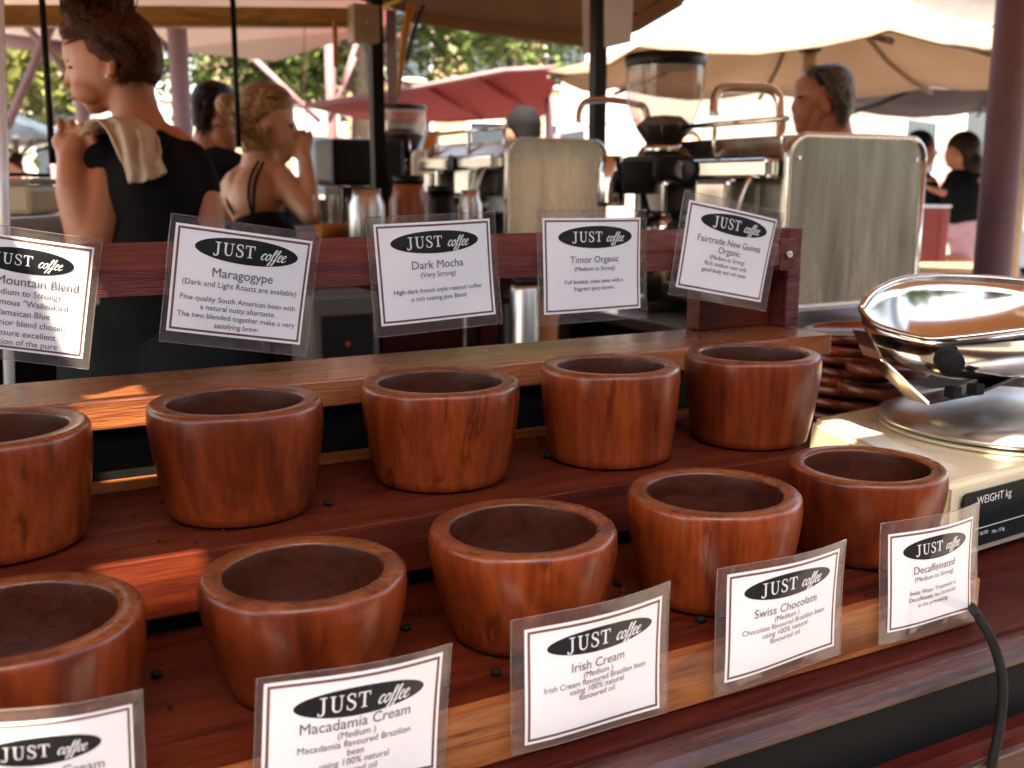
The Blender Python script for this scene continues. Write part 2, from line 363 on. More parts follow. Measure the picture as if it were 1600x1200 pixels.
tree((-5.5,19), 6.0, 3.4, 5000, M['leaf2'], 'sunlit yellow green tree farthest to the left', seed=13)
tree((9.0,-6.5), 5.5, 2.3, 3500, M['leaf'], 'street tree behind the viewer on the right, mirrored in the steel panel', seed=29)
tree((14.5,-9.5), 6.5, 3.0, 4000, M['leaf'], 'larger street tree behind the viewer, farther right, mirrored in the steel panel', seed=31)
tree((-4.5,-13), 7.0, 3.4, 5000, M['leaf'], 'street tree behind the viewer, mirrored in the steel pan', seed=17)
tree((5.5,-12), 6.5, 3.0, 4500, M['leaf'], 'second street tree behind the viewer, mirrored in the steel panel', seed=19)
tree((-12,1.5), 6.0, 3.0, 4000, M['leaf'], 'tree beyond the left end of the stall, mirrored in the steel', seed=23)

t = thing('added_light_blocker', (-2, -2.4, 0), 'added dark cloth wall and counter, unseen behind the viewer, blocking low light', 'stall')  # unseen wall, roof and counter added to block low light from behind
m = MB(); m.box((-7,-2.6,.005), (9,-2.2,1.12), bev=.01); m.build('counter', M['cupboard'], t)
m = MB(); m.box((-7,-2.72,.005), (.3,-2.66,2.9)); m.build('cloth_wall', M['blockercloth'], t)
m = MB(); m.box((-3.0,-1.9,2.9), (.6,-2.75,2.95)); m.build('cloth_roof', M['blockercloth'], t)
# market hall: soffit, mauve posts and braces
def post(name, a, b, r, label, cat='post', group=None, mat=None, sq=False):
    m = MB(); a, b = Vector(a), Vector(b)
    if sq:
        d = b-a; ax = Vector((r, 0, 0)); ay = Vector((0, r, 0))
        m.prism([a-ax-ay, a+ax-ay, a+ax+ay, a-ax+ay], d)
    else: m.tube([a, b], r, 20)
    return tag(m.build(name, mat or M['mauve'], origin=a), label, cat, group)
def vpost(name, px, py, d, rpx, label, top=3.2, **k):
    p = P(px, py, d); return post(name, (p.x, p.y, 0), (p.x, p.y, top), rpx*d/FP, label, **k)
vpost('hall_post', 281, 120, 6.0, 15, 'mauve steel hall post between the auburn woman and the dark haired man', top=3.4, group='mauve hall posts')
vpost('hall_post', 517, 140, 8.0, 8, 'slimmer mauve hall post right of the blond woman', top=3.4, group='mauve hall posts')
vpost('hall_post', 128, 150, 7.0, 10, 'mauve hall post half hidden behind the face of the auburn woman', top=3.4, group='mauve hall posts')
vpost('market_post', 1570, 200, 3.1, 29, 'thick mauve post at the right edge behind the scale', top=3.0)
t = thing('hall_roof', P(300, 60, 8), 'pale soffit of the market hall roof with mauve braces, upper left', 'roof')
m = MB(); zz = P(250, 100, 7.0).z
a = [P(-60, 52, 9), P(255, 78, 7.5), P(430, 96, 7.5), P(600, 42, 7.2), P(640, -20, 6.0), P(300, -60, 4.8), P(-200, -60, 5.5)]
m.prism(a, (0, 0, .06)); m.build('soffit', M['canvas_g'], t)
for (p, q, r_) in [((100,-5,6.5),(10,200,6.5),7), ((-20,60,7),(140,80,7),11), ((35,35,6.8),(130,140,6.8),6), ((215,30,6.2),(262,75,6.0),5),
                 ((385,80,8),(500,190,8),4.5), ((535,135,8),(560,60,8),4), ((515,185,8),(555,90,8),3.5), ((255,160,9),(350,155,9),4)]:
    m = MB(); m.tube([P(*p), P(*q)], r_*p[2]/FP, 8); m.build('brace', M['mauve'], t)

# long red awning
t = thing('red_awning', P(700, 180, 8), 'long red canvas awning with grey ribs behind the coffee grinders', 'awning')
A = [P(480,168,6.6), P(600,148,6.4), P(790,112,6.2), P(862,108,6.1), P(868,128,6.6), P(850,182,8.4), P(700,192,8.8), P(560,186,8.9)]
m = MB(); m.prism(A, Vector((0,0,.02))); m.build('canopy', M['canvas_r'], t)
for p, q in (((672,137,6.3),(752,187,8.55)), ((752,122,6.2),(835,180,8.35))):
    m = MB(); m.tube([P(*p), P(*q)], .016, 6); m.build('rib', M['canvas_r'], t)
m = MB(); m.tube([P(480,165,6.55), P(600,146,6.35), P(790,110,6.15), P(868,106,6.05)], .016, 6); m.build('edge_bar', M['mauve'], t)
vp_ = P(858, 150, 7.4); m = MB(); m.tube([(vp_.x, vp_.y, 0), vp_], .03, 8); m.build('pole', M['mauve'], t)

# umbrellas
def umbrella(name, apex, rim_z, rad, n, mat, label, rot=0, pole_m=None, valance=.0, tilt=None, rib_m=None):
    t = thing(name, (apex.x, apex.y, 0), label, 'umbrella')
    T = tilt or Matrix.Identity(3); rim = []
    for k in range(n):
        a = rot + 2*math.pi*k/n; rim.append(apex + T @ Vector((math.cos(a)*rad, math.sin(a)*rad, rim_z-apex.z)))
    m = MB(); seg = 5
    for k in range(n):
        p, q = rim[k], rim[(k+1) % n]; g_ = []
        for i in range(seg+1):
            u_ = i/seg
            row = []
            for j in range(5):
                v_ = j/4; pt = apex.lerp(p.lerp(q, v_), u_); pt.z -= .05*math.sin(math.pi*v_)*u_ + .10*math.sin(math.pi*u_); row.append(pt)
            g_.append(row)
        vv = [x for r_ in g_ for x in r_]; ff = [(i*5+j, (i+1)*5+j, (i+1)*5+j+1, i*5+j+1) for i in range(seg) for j in range(4)]
        m.add(vv, ff, 0, True)
        if valance:
            m.add([p, q, q-Vector((0,0,valance)), p-Vector((0,0,valance))], [(0,1,2,3)])
    o = m.build('canopy', mat, t); s = o.modifiers.new('thickness', 'SOLIDIFY'); s.thickness = .006
    hub = Vector((apex.x, apex.y, apex.z-.42))
    for k in range(n):
        r_ = MB(); pts = []
        for i in range(seg+1):
            u_ = i/seg; pt = apex.lerp(rim[k], u_); pt.z -= .10*math.sin(math.pi*u_) + .035; pts.append(pt)
        r_.tube(pts, .012, 5); rb = r_.build('rib', rib_m or M['darkpost'], t)
        s_ = MB(); s_.tube([hub, pts[2]], .010, 5); s_.build('strut', M['darkpost'], rb)
    m = MB(); m.tube([(apex.x, apex.y, 0), (apex.x, apex.y, apex.z)], .028, 12); m.build('pole', pole_m or M['switchbox'], t)
    m = MB(); m.lathe([(.045,-.04),(.06,0),(.045,.05)], hub, 14); m.build('hub', M['darkpost'], t)
ap = P(1275, -92, 4.4)
umbrella('market_umbrella', ap, 1.85, 1.15, 8, M['canvas_w'], 'large cream market umbrella behind the grey haired man', rot=.25, rib_m=M['canvas_w'])
ap = P(1625, -10, 6.2)
umbrella('market_umbrella', ap, P(1420, 148, 6.2).z, 1.35, 8, M['canvas_d'], 'dark plum umbrella at the right edge, lower than the cream one', rot=.1)
ap = P(20, 175, 9.5)
umbrella('market_umbrella', ap, P(30, 215, 9.5).z, 1.3, 8, M['carblue'], 'far small blue grey umbrella left of the black rod', rot=.3)
# white marquee behind
def tent(pts, wallz, label, mat):
    c = sum((Vector(p) for p in pts), Vector())/len(pts); t = thing('marquee', (c.x, c.y, 0), label, 'marquee')
    m = MB(); m.prism(pts, (0, 0, .04)); m.build('roof', mat, t)
    for p in pts[:2]:
        q = MB(); q.tube([(p[0], p[1], 0), p], .03, 8); q.build('pole', M['mauve'], t)
tent([P(1300,168,9), P(1480,196,8.5), P(1440,150,12), P(1320,130,12.5)], 0, 'bright white marquee behind the grey haired man', M['canvas_p'])
tent([P(430,210,12), P(540,215,12), P(520,170,15), P(440,165,15)], 0, 'small white marquee between the blond woman and the red awning', M['canvas_p'])
tent([P(80,215,11), P(275,180,10), P(250,165,13), P(90,190,14)], 0, 'white marquee behind the black rod and the auburn woman', M['canvas_p'])
tent([P(870,210,10), P(1000,190,10), P(1000,110,12), P(880,120,12)], 0, 'pinkish marquee behind the second black post', M['canvas_p'])

# parked cars, far
def car(c, ang, mat, label):
    t = thing('parked_car', c, label, 'car', 'cars parked beyond the market')
    Mx = Matrix.Rotation(ang, 4, 'Z'); Mx.translation = Vector(c)
    side = [(-2.1,.35),(-2.15,.8),(-1.3,.95),(-.8,1.42),(.7,1.45),(1.45,.98),(2.05,.85),(2.15,.4)]
    b = MB(); b.prism([Mx @ Vector((x, -.85, z)) for x, z in side], Mx.to_3x3() @ Vector((0, 1.7, 0))); b.build('body', mat, t)
    for s in (-.862, .858):
        wd = MB(); wd.prism([Mx @ Vector((x, s, z)) for x, z in ((-1.15,.98),(-.72,1.36),(.62,1.38),(1.2,.98))], Mx.to_3x3() @ Vector((0,.004,0))); wd.build('window', M['glass'], t)
    for x in (-1.35, 1.35):
        for y in (-.86, .66):
            q = MB(); q.lathe([(.2,0),(.31,.0),(.33,.03),(.33,.17),(.31,.2),(.2,.2)], Mx @ Vector((x, y, .33)), 18, M=(Mx.to_3x3() @ Matrix.Rotation(-math.pi/2, 3, 'X')))
            q.build('wheel', M['blackmat'], t)
car((10.2, 9.8, 0), .5, M['carwhite'], 'white car parked beyond the mauve post at the right edge')
car((-1.6, 11.5, 0), .1, M['carwhite'], 'pale car parked beyond the stall at the far left')
car((13.5, 9.0, 0), .4, M['carblue'], 'blue grey car parked at the right edge behind the post')

# ------------------------------------------------------------ the stall: roof, posts, beams
t = thing('stall_roof', (0, 1, 2.3), 'brown canvas roof of the coffee stall with its wooden valance', 'roof')
ZR = 2.3
holes = []  # openings added to the roof along sun rays to cast patches of sunlight
def hole(p, hx, hy):
    q = Vector(p) + SUN*((ZR-p[2])/SUN.z); holes.append((q.x-hx, q.x+hx, q.y-hy, q.y+hy))
hole(ony(246, 905, .685), .034, .0085)
hole(ony(200, 650, .848), .036, .0075)
hole(ony(128, 490, .866), .022, .030)
hole(ony(22, 1125, .4965), .010, .006); hole(ony(75, 1125, .4965), .008, .006)
hole(onz(1300, 672, 1.09), .045, .035)
hole(onz(1575, 712, 1.09), .02, .010)
xs = sorted({-2.6, 3.4} | {h[0] for h in holes} | {h[1] for h in holes}); ys = sorted({-.20, 2.3} | {h[2] for h in holes} | {h[3] for h in holes})
m = MB()
for i in range(len(xs)-1):
    for j in range(len(ys)-1):
        cx, cy = (xs[i]+xs[i+1])/2, (ys[j]+ys[j+1])/2
        if any(h[0] < cx < h[1] and h[2] < cy < h[3] for h in holes): continue
        m.add([(xs[i], ys[j], ZR), (xs[i+1], ys[j], ZR), (xs[i+1], ys[j+1], ZR), (xs[i], ys[j+1], ZR)], [(0,1,2,3)])
edge = [P(-60,-6,2.75), P(300,-4,2.95), P(560,-2,3.1), P(640,20,3.3), P(760,38,3.35), P(870,52,3.4), P(935,58,3.4), P(1000,34,3.3), P(1068,2,3.15), P(1130,-40,3.1)]
nr = [(-2.6+6*i/9, 2.3, ZR) for i in range(10)]
m.add(edge + nr, [(i, i+1, 11+i, 10+i) for i in range(9)])
o = m.build('canopy', M['canvas'], t); s = o.modifiers.new('thickness', 'SOLIDIFY'); s.thickness = .004
m = MB()
low = [P(640,36,3.3), P(760,54,3.35), P(870,68,3.4), P(925,76,3.4), P(1000,48,3.3), P(1068,8,3.15)]
hi_ = [P(640,12,3.3), P(760,28,3.35), P(870,40,3.4), P(925,45,3.4), P(1000,26,3.3), P(1068,-14,3.15)]
for i in range(5):
    m.add([hi_[i], hi_[i+1], low[i+1], low[i]], [(0,1,2,3)])
o = m.build('valance', M['canvas'], t); s = o.modifiers.new('thickness', 'SOLIDIFY'); s.thickness = .02
m = MB(); m.tube([p+Vector((0,-.02,.01)) for p in hi_], .010, 6); m.build('edge_cord', M['darkpost'], t)
a, b = P(-80, 6, 2.75), P(556, 12, 3.1)
m = MB(); d = b-a; h_ = Vector((0,0,-.055)); m.prism([a, a+h_, a+h_+Vector((0,.05,0)), a+Vector((0,.05,0))], d); m.build('beam', M['beam'], t)

post('tent_rod', P(63,-40,2.05), P(82,255,2.05), 5*2.05/FP, 'thin black rod hanging left of the auburn woman', 'rod', 'thin black rods', M['darkpost'])
post('tent_rod', P(362,-40,2.75), P(373,230,2.75), 4.5*2.75/FP, 'thin black rod behind the dark haired man', 'rod', 'thin black rods', M['darkpost'])
def stall_post(px, d, wpx, label):
    p = P(px, 200, d); r = wpx*d/FP/2/1.2
    t = thing('stall_post', (p.x, p.y, 0), label, 'post')
    m = MB(); m.box((p.x-r, p.y-r, 0), (p.x+r, p.y+r, 2.25), bev=.004); m.build('shaft', M['darkpost'], t)
    m = MB(); m.box((p.x-r-.02, p.y-r-.02, 0), (p.x+r+.02, p.y+r+.02, .02)); m.build('base_plate', M['brush'], t)
stall_post(590, 3.2, 24, 'dark square stall post carrying the beige switch box')
stall_post(933, 3.2, 25, 'dark square stall post between the hanging notices')
t = thing('added_shade_canopy', (0, 3.5, 2.7), 'added unseen brown canopy shading the coffee machines, out of the picture', 'canopy')  # sheet added out of view to shade people, machines and bench
m = MB(); m.box((-2.6,2.35,2.72), (1.95,5.4,2.74)); m.build('canopy', M['canvas'], t)
t = thing('switch_box', P(570, 60, 3.05), 'beige switch box fixed high on the dark post', 'switch box')
c = P(568, 38, 3.1); m = MB(); m.box(c-Vector((.042,.03,.055)), c+Vector((.042,.03,.055)), bev=.006); m.build('case', M['switchbox'], t)
for i in range(3):
    m = MB(); q = c+Vector((.012,-.036,.03-.028*i)); m.box(q-Vector((.016,.005,.009)), q+Vector((.016,.005,.009)), bev=.002); m.build('switch', M['render2'], t)
def sheet(name, pts, mat, label, cat, th=.0015, group=None):
    m = MB(); n_ = (Vector(pts[1])-Vector(pts[0])).cross(Vector(pts[2])-Vector(pts[0])).normalized()
    m.prism(pts, n_*th); return tag(m.build(name, mat), label, cat, group)
sheet('notice_sheet', [P(909,-20,3.05), P(921,-20,3.05), P(921,84,3.1), P(911,86,3.1)], M['paper'], 'narrow paper notice hanging left of the dark post', 'notice')
sheet('notice_sheet', [P(944,-20,3.05), P(990,-20,3.0), P(986,66,3.05), P(944,76,3.1)], M['paper'], 'wide paper notice hanging right of the dark post', 'notice')
sheet('rolled_blind', [P(603,14,3.15), P(618,16,3.15), P(621,156,3.15), P(606,158,3.15)], M['canvas_p'], 'pale strip of rolled clear blind beside the dark post', 'blind', th=.02)
m = MB(); m.tube([P(643,5,3.0), P(634,40,3.0), P(628,90,3.0), P(622,150,3.0)], [.012,.012,.009,.006], 6); tag(m.build('strap', M['tie']), 'long tapering orange strap hanging right of the switch box', 'strap')
m = MB(); m.tube([P(523,30,2.9), P(525,104,2.9)], .007, 6); tag(m.build('strap', M['tie']), 'short orange strap hanging under the beam left of the switch box', 'strap')
m = MB(); m.tube([P(598,13,2.9), P(632,-6,2.9)], .006, 6); tag(m.build('strap', M['yellow']), 'bright yellow strap under the roof at the dark post', 'strap')
m = MB(); m.tube(arc([P(662,8,3.0), P(652,35,3.0), P(641,70,3.0), P(637,95,3.0)]), .005, 6); tag(m.build('bungee_cord', M['darkpost']), 'thin black bungee cord hanging beside the orange strap', 'cord')
m = MB(); m.tube(arc([P(474,20,4), P(476,60,4), P(474,110,4), P(478,170,4), P(475,230,4)], 4), .003, 5); tag(m.build('cord', M['red']), 'thin red cord hanging in front of the raised hand', 'cord')
post('corner_post', P(-4,-60,1.35), P(16,640,1.35), 8*1.35/FP, 'whitish rounded post at the very left edge', 'post', None, M['carwhite'])

# ------------------------------------------------------------ front counter
X0, X1 = -.75, 2.2
t = thing('serving_counter', (.6, .55, 0), 'dark red wooden serving counter with black recess and panelled front', 'counter')
m = MB(); m.box((X0,.482,.985), (X1,.90,1.007), bev=.002); m.build('counter_top', M['mahog'], t)
m = MB(); pr = [(.482,1.003),(.474,1.0035),(.466,1.000),(.462,.994),(.464,.988),(.470,.984),(.482,.984)]
m.prism([(X0,y,z) for y, z in pr], (X1-X0,0,0)); m.build('moulding', M['mold'], t, smooth=False)
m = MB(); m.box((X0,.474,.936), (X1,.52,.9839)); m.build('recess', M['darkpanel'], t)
m = MB(); m.prism([(X0,y,z) for y, z in [(.474,.9355),(.461,.9355),(.459,.931),(.452,.929),(.452,.922),(.458,.918),(.458,.905),(.474,.905)]], (X1-X0,0,0)); m.build('frame_rail', M['mahog'], t)
m = MB(); m.prism([(X0,y,z) for y, z in [(.4515,.9295),(.448,.928),(.448,.925),(.4515,.9235)]], (X1-X0,0,0)); m.build('bead', M['mold'], t)
for i in range(5):
    a_ = X0+i*.6; m = MB(); m.box((a_+.004,.464,.35), (a_+.586,.474,.9045), bev=.003); m.build('panel', M['mahog'], t)
    m = MB(); m.box((a_+.588,.456,.35), (a_+.602,.474,.9045), bev=.002); m.build('stile', M['mahog'], t)
m = MB(); m.box((X0,.475,0), (X1,.86,.90)); m.build('carcass', M['cupboard'], t)

# ------------------------------------------------------------ display shelf
SX0, SX1 = -.60, .684
ZF, ZB, ZT = 1.045, 1.1055, 1.183
t = thing('display_shelf', (.1, .7, 1.007), 'two tiered wooden display shelf carrying the turned bowls', 'shelf')
m = MB(); m.box((SX0,.512,ZF-.018), (SX1,.84,ZF)); m.build('lower_shelf', M['shelf'], t)
m = MB(); m.box((SX0,.500,1.0085), (SX1,.5115,ZF+.0008), bev=.0012); m.build('front_board', M['front'], t)
m = MB(); m.box((SX0,.690,ZB-.016), (SX1,.872,ZB)); m.build('upper_shelf', M['shelf'], t)
m = MB(); m.box((SX0,.682,ZB-.042), (SX1,.6895,ZB+.0005), bev=.001); m.build('riser_board', M['shelf'], t)
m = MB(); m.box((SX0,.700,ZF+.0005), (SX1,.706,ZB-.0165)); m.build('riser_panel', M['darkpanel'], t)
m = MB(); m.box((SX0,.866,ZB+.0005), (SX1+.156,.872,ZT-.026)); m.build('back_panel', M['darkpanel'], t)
m = MB(); m.box((SX0,.855,ZB+.0005), (SX1,.8655,ZB+.008)); m.build('batten', M['front'], t)
m = MB(); m.box((SX0,.850,ZT-.024), (SX1+.181,.962,ZT), bev=.002); m.build('top_board', M['top'], t)
m = MB(); m.box((SX1,.512,1.0085), (SX1+.012,.69,ZF)); m.build('end_board', M['shelf'], t)
stud0 = None
for x, y, z in [(x, y, ZF) for x, y in ((245,1058),(695,1075),(775,1055),(1095,972),(965,915),(635,985))] + [(x, y, ZB) for x, y in ((855,716),(513,790),(1060,668))]:
    p = onz(x, y, z)
    if stud0 is None:
        m = MB(); m.lathe([(.0001,.003),(.0022,.0027),(.0034,.0015),(.0037,0)], (0,0,0), 12)
        stud0 = m.build('stud', M['blackmat'], t); stud0.data.transform(Matrix.Translation(-Vector(stud0['_o'])+Vector(t['_o'])))
        me0 = stud0.data; o = stud0
    else:
        o = stud0.copy(); col.objects.link(o)
    o.location = p - Vector(t['_o']) + Vector((0,0,.0005))
me0.transform(Matrix.Translation(-sum((v.co for v in me0.vertices), Vector())/len(me0.vertices)+Vector((0,0,.003))))

# red guard rail with its end post
t = thing('guard_rail', (.5, .87, 1.2), 'rough dark red wooden rail behind the cards with a bolted end post', 'rail')
ra, rb = ony(-100, 470, .875), ony(1212, 418, .875)
m = MB(); m.prism([(-.4,y,z) for y, z in [(.872,1.262),(.870,1.284),(.880,1.2865),(.965,1.300),(.965,1.262)]], (.4+.80,0,0)); m.build('beam', M['rail'], t)
pa = ony(1085,480,.95); pb = ony(1195,480,.95)
m = MB(); m.box((pa.x,.94,ZT+.0005), (pb.x,.965,1.2615), bev=.002); m.build('end_board', M['shelf'], t)
m = MB(); m.box((pb.x+.001,.915,ZT+.0005), (pb.x+.022,.965,1.30), bev=.002); m.build('end_post', M['rail'], t)
sp = ony(1224,397,.905); m = MB(); m.box((sp.x-.012,.897,sp.z-.018), (sp.x+.012,.914,sp.z+.018), bev=.001); m.build('bracket', M['rail'], t)
m = MB(); m.lathe([(.0045,0),(.0045,.002),(.002,.003),(.0019,.001),(.0001,.001)], (sp.x,.8965,sp.z), 14, M=Matrix.Rotation(math.pi/2,3,'X')); m.build('screw', M['brush'], t)

# ------------------------------------------------------------ turned wooden bowls
def bowl(x, y, z, ro, h, label, mat, bot=.80, wall=.0145, bulge=.12, seed=0, beans=False):
    rnd = random.Random(seed); ph = rnd.uniform(0, 6.28)
    pr = [(0.0001,.0005), (ro*bot-.004, .0005), (ro*bot, .003)]
    for i in range(1, 13):
        u_ = i/12; rr = ro*(bot + (1-bot)*(1-max(0, 1-u_/.90)**1.45))
        if u_ > .90: rr = ro*(1 - .006*((u_-.90)/.10)**2)
        pr.append((rr, .003 + (h-.010)*u_))
    rt = pr[-1][0]; zt = pr[-1][1]
    for k in range(1, 5):
        a = R(90*k/4); pr.append((rt-.0045+.0045*math.cos(a), zt+.0055*math.sin(a)))
    ri = rt-wall
    for k in range(0, 4):
        a = R(90*k/3); pr.append((ri+.003-.003*math.sin(a), zt+.0020+.003*math.cos(a)))
    for u_, k in ((.8,1.02),(.6,1.015),(.4,.97),(.22,.86),(.14,.7),(.11,.4),(.105,.0001)):
        pr.append((ri*k, h*u_))
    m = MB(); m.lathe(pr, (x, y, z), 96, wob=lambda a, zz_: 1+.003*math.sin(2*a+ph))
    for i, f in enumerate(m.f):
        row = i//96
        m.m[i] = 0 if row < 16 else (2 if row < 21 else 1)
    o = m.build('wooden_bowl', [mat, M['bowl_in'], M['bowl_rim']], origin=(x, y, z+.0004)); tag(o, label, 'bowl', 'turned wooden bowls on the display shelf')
    if seed in (2, 6, 9): pass
    return o
def spot(cx, cy, zr, wpx):
    p = onz(cx, cy, zr); d = (p-C0).dot(F); return p.x, p.y, wpx*d/FP/2
BW = [  # px, py, rim height, px width, height, material, label
 (474,885,1.1215,322,.076,'bowl2','front row bowl behind the Macadamia Cream card, wide open and empty'),
 (817,818,1.1225,297,.077,'bowl','front row bowl directly behind the Irish Cream card'),
 (1116,763,1.127,271,.079,'bowl','front row bowl with a dark vertical crack behind the Swiss Chocolate card'),
 (1354,722,1.122,242,.076,'bowl2','front row bowl farthest right, beside the cream scale'),
 (368,621,1.193,269,.087,'bowl2','back row bowl below the Maragogype card'),
 (688,591,1.191,249,.082,'bowl','back row bowl with a bright highlight below the Dark Mocha card'),
 (954,566,1.193,217,.084,'bowl','narrower back row bowl below the Timor Organic card'),
 (1176,548,1.193,211,.087,'bowl2','back row bowl with dark streaks below the Fairtrade New Guinea card')]
for i, (cx, cy, zr, wp, h, mt, lb) in enumerate(BW):
    x, y, r_ = spot(cx, cy, zr, wp); zb = ZF if zr < 1.15 else ZB
    bowl(x, y, zb+.0006, r_, zr-zb, lb, M[mt], bot=[.74,.77,.82,.84,.83,.84,.88,.84][i], seed=i+1)
bowl(.008, .590, ZF+.0006, .066, .076, 'front row bowl cut off by the left edge of the picture', M['bowl2'], bot=.84, seed=20)
bowl(.003, .765, ZB+.0006, .066, .085, 'back row bowl at the left edge holding a few coffee grounds', M['bowl'], bot=.86, seed=21)
def beans(name, c, rad, n, label, size=.005, dome=.0):
    m = MB(); rnd = random.Random(n)
    for i in range(n):
        a = rnd.uniform(0, 6.28); q = rad*math.sqrt(rnd.random())
        p = Vector(c)+Vector((q*math.cos(a), q*math.sin(a), rnd.uniform(0, size*1.2)+dome*(1-(q/rad)**2)))
        m.ell(p, (size, size*.62, size*.5), Euler((rnd.uniform(-1,1), rnd.uniform(-1,1), rnd.uniform(0,6))).to_matrix(), 6)
    o = m.build(name, M['bean']); tag(o, label, 'coffee beans', None, 'stuff'); return o
beans('coffee_beans', (.003,.765,ZB+.052), .046, 420, 'dark coffee beans inside the back row bowl at the left edge', .0045)

m = MB(); rnd = random.Random(5)
for i in range(150):
    zz_ = ZF if rnd.random() < .6 else ZB; yy = rnd.uniform(.515, .68) if zz_ == ZF else rnd.uniform(.70, .85); r_ = rnd.uniform(.0006, .0018)
    m.ell((rnd.uniform(-.1, .72), yy, zz_+r_*.6), (r_*1.3, r_, r_*.7), Matrix.Rotation(rnd.uniform(0, 3), 3, 'Z'), 6)
tag(m.build('coffee_crumbs', M['bean']), 'tiny coffee crumbs scattered on both shelf boards', 'crumbs', None, 'stuff')
# ------------------------------------------------------------ laminated cards
TC = {}
def text2d(s):
    if s in TC: return TC[s]
    cu = bpy.data.curves.new('t', 'FONT'); cu.body = s; cu.size = 1; cu.align_x = 'CENTER'; cu.resolution_u = 3
    ob = bpy.data.objects.new('t', cu); me = bpy.data.meshes.new_from_object(ob)
    TC[s] = ([v.co.copy() for v in me.vertices], [list(p.vertices) for p in me.polygons])
    bpy.data.objects.remove(ob); bpy.data.curves.remove(cu); bpy.data.meshes.remove(me); return TC[s]
def ribbon(pts, ws):
    pts = [Vector((p[0], p[1], 0)) for p in pts]; vv = []
    for i, p in enumerate(pts):
        t_ = (pts[min(i+1, len(pts)-1)]-pts[max(i-1, 0)]).normalized(); n_ = Vector((-t_.y, t_.x, 0)); w_ = ws[i] if isinstance(ws, list) else ws
        vv += [p+n_*w_/2, p-n_*w_/2]
    return vv, [(2*i, 2*i+1, 2*i+3, 2*i+2) for i in range(len(pts)-1)]
def rb(pts, w, n=6, ws=None):
    q = arc([(p[0], p[1], 0) for p in pts], n); k = len(q)
    if ws: w = [ws[min(int(i/(k-1)*(len(ws)-1)), len(ws)-2)]*(1-(i/(k-1)*(len(ws)-1)) % 1) + ws[min(int(i/(k-1)*(len(ws)-1))+1, len(ws)-1)]*((i/(k-1)*(len(ws)-1)) % 1) for i in range(k)]
    return ribbon(q, w)
def serif_letters():                                # J U S T, height 1, drawn as strokes with serifs
    out = []
    bar = lambda x0, x1, z0, z1: ([Vector((x0,z0,0)), Vector((x1,z0,0)), Vector((x1,z1,0)), Vector((x0,z1,0))], [(0,1,2,3)])
    J = [bar(.12,.58,.93,1), rb([(.37,.95),(.37,.5),(.37,.1),(.30,-.06),(.14,-.12),(.04,-.05)], .15, ws=[.15,.15,.15,.12,.08,.12]), bar(0,.1,-.10,.06)]
    U = [bar(0,.36,.93,1), bar(.55,.86,.93,1), rb([(.18,.95),(.18,.5),(.2,.2),(.3,.04),(.45,.0),(.6,.05),(.69,.2),(.71,.5),(.71,.95)], .1, ws=[.16,.16,.15,.12,.09,.08,.07,.07,.07])]
    S = [rb([(.54,.72),(.48,.92),(.32,.99),(.14,.93),(.08,.76),(.18,.61),(.36,.5),(.52,.36),(.54,.18),(.42,.03),(.24,0),(.09,.08),(.04,.28)], .12, ws=[.05,.07,.08,.1,.13,.15,.16,.15,.13,.1,.08,.07,.05]), bar(.50,.56,.70,.98), bar(.02,.07,.02,.3)]
    T = [bar(.32,.48,.02,.98), bar(0,.80,.92,1), bar(.2,.6,0,.07), bar(0,.06,.72,.98), bar(.74,.80,.72,.98)]
    x = 0
    for L, w_ in ((J,.78), (U,1.04), (S,.76), (T,.8)):
        out.append([([v+Vector((x,0,0)) for v in vv], ff) for vv, ff in L]); x += w_
    return out, x
def script_letters():                               # slanted brush lettering, x-height .5
    out = []; x = 0
    c_ = [rb([(.30,.40),(.22,.48),(.08,.36),(.04,.14),(.14,.02),(.34,.14)], .08, ws=[.06,.09,.12,.12,.08,.04])]
    o_ = [rb([(.22,.48),(.07,.36),(.04,.14),(.14,.0),(.28,.12),(.32,.34),(.22,.48),(.42,.40)], .08, ws=[.07,.11,.12,.08,.09,.1,.06,.04])]
    f_ = [rb([(.04,.1),(.22,.45),(.32,.78),(.26,.84),(.19,.68),(.11,.1),(.02,-.30),(-.06,-.32),(-.01,-.15),(.3,.1)], .07, ws=[.04,.06,.07,.06,.1,.12,.10,.06,.04,.04])]
    e_ = [rb([(.02,.2),(.24,.34),(.24,.48),(.10,.42),(.04,.16),(.14,.0),(.36,.14)], .08, ws=[.05,.06,.07,.1,.12,.08,.04])]
    for L, w_ in ((c_,.34), (o_,.36), (f_,.27), (f_,.30), (e_,.32), (e_,.34)):
        out.append([([Vector((v.x+x+.28*v.y, v.y, 0)) for v in vv], ff) for vv, ff in L]); x += w_
    return out, x
JUST, JW = serif_letters(); COF, CW = script_letters()
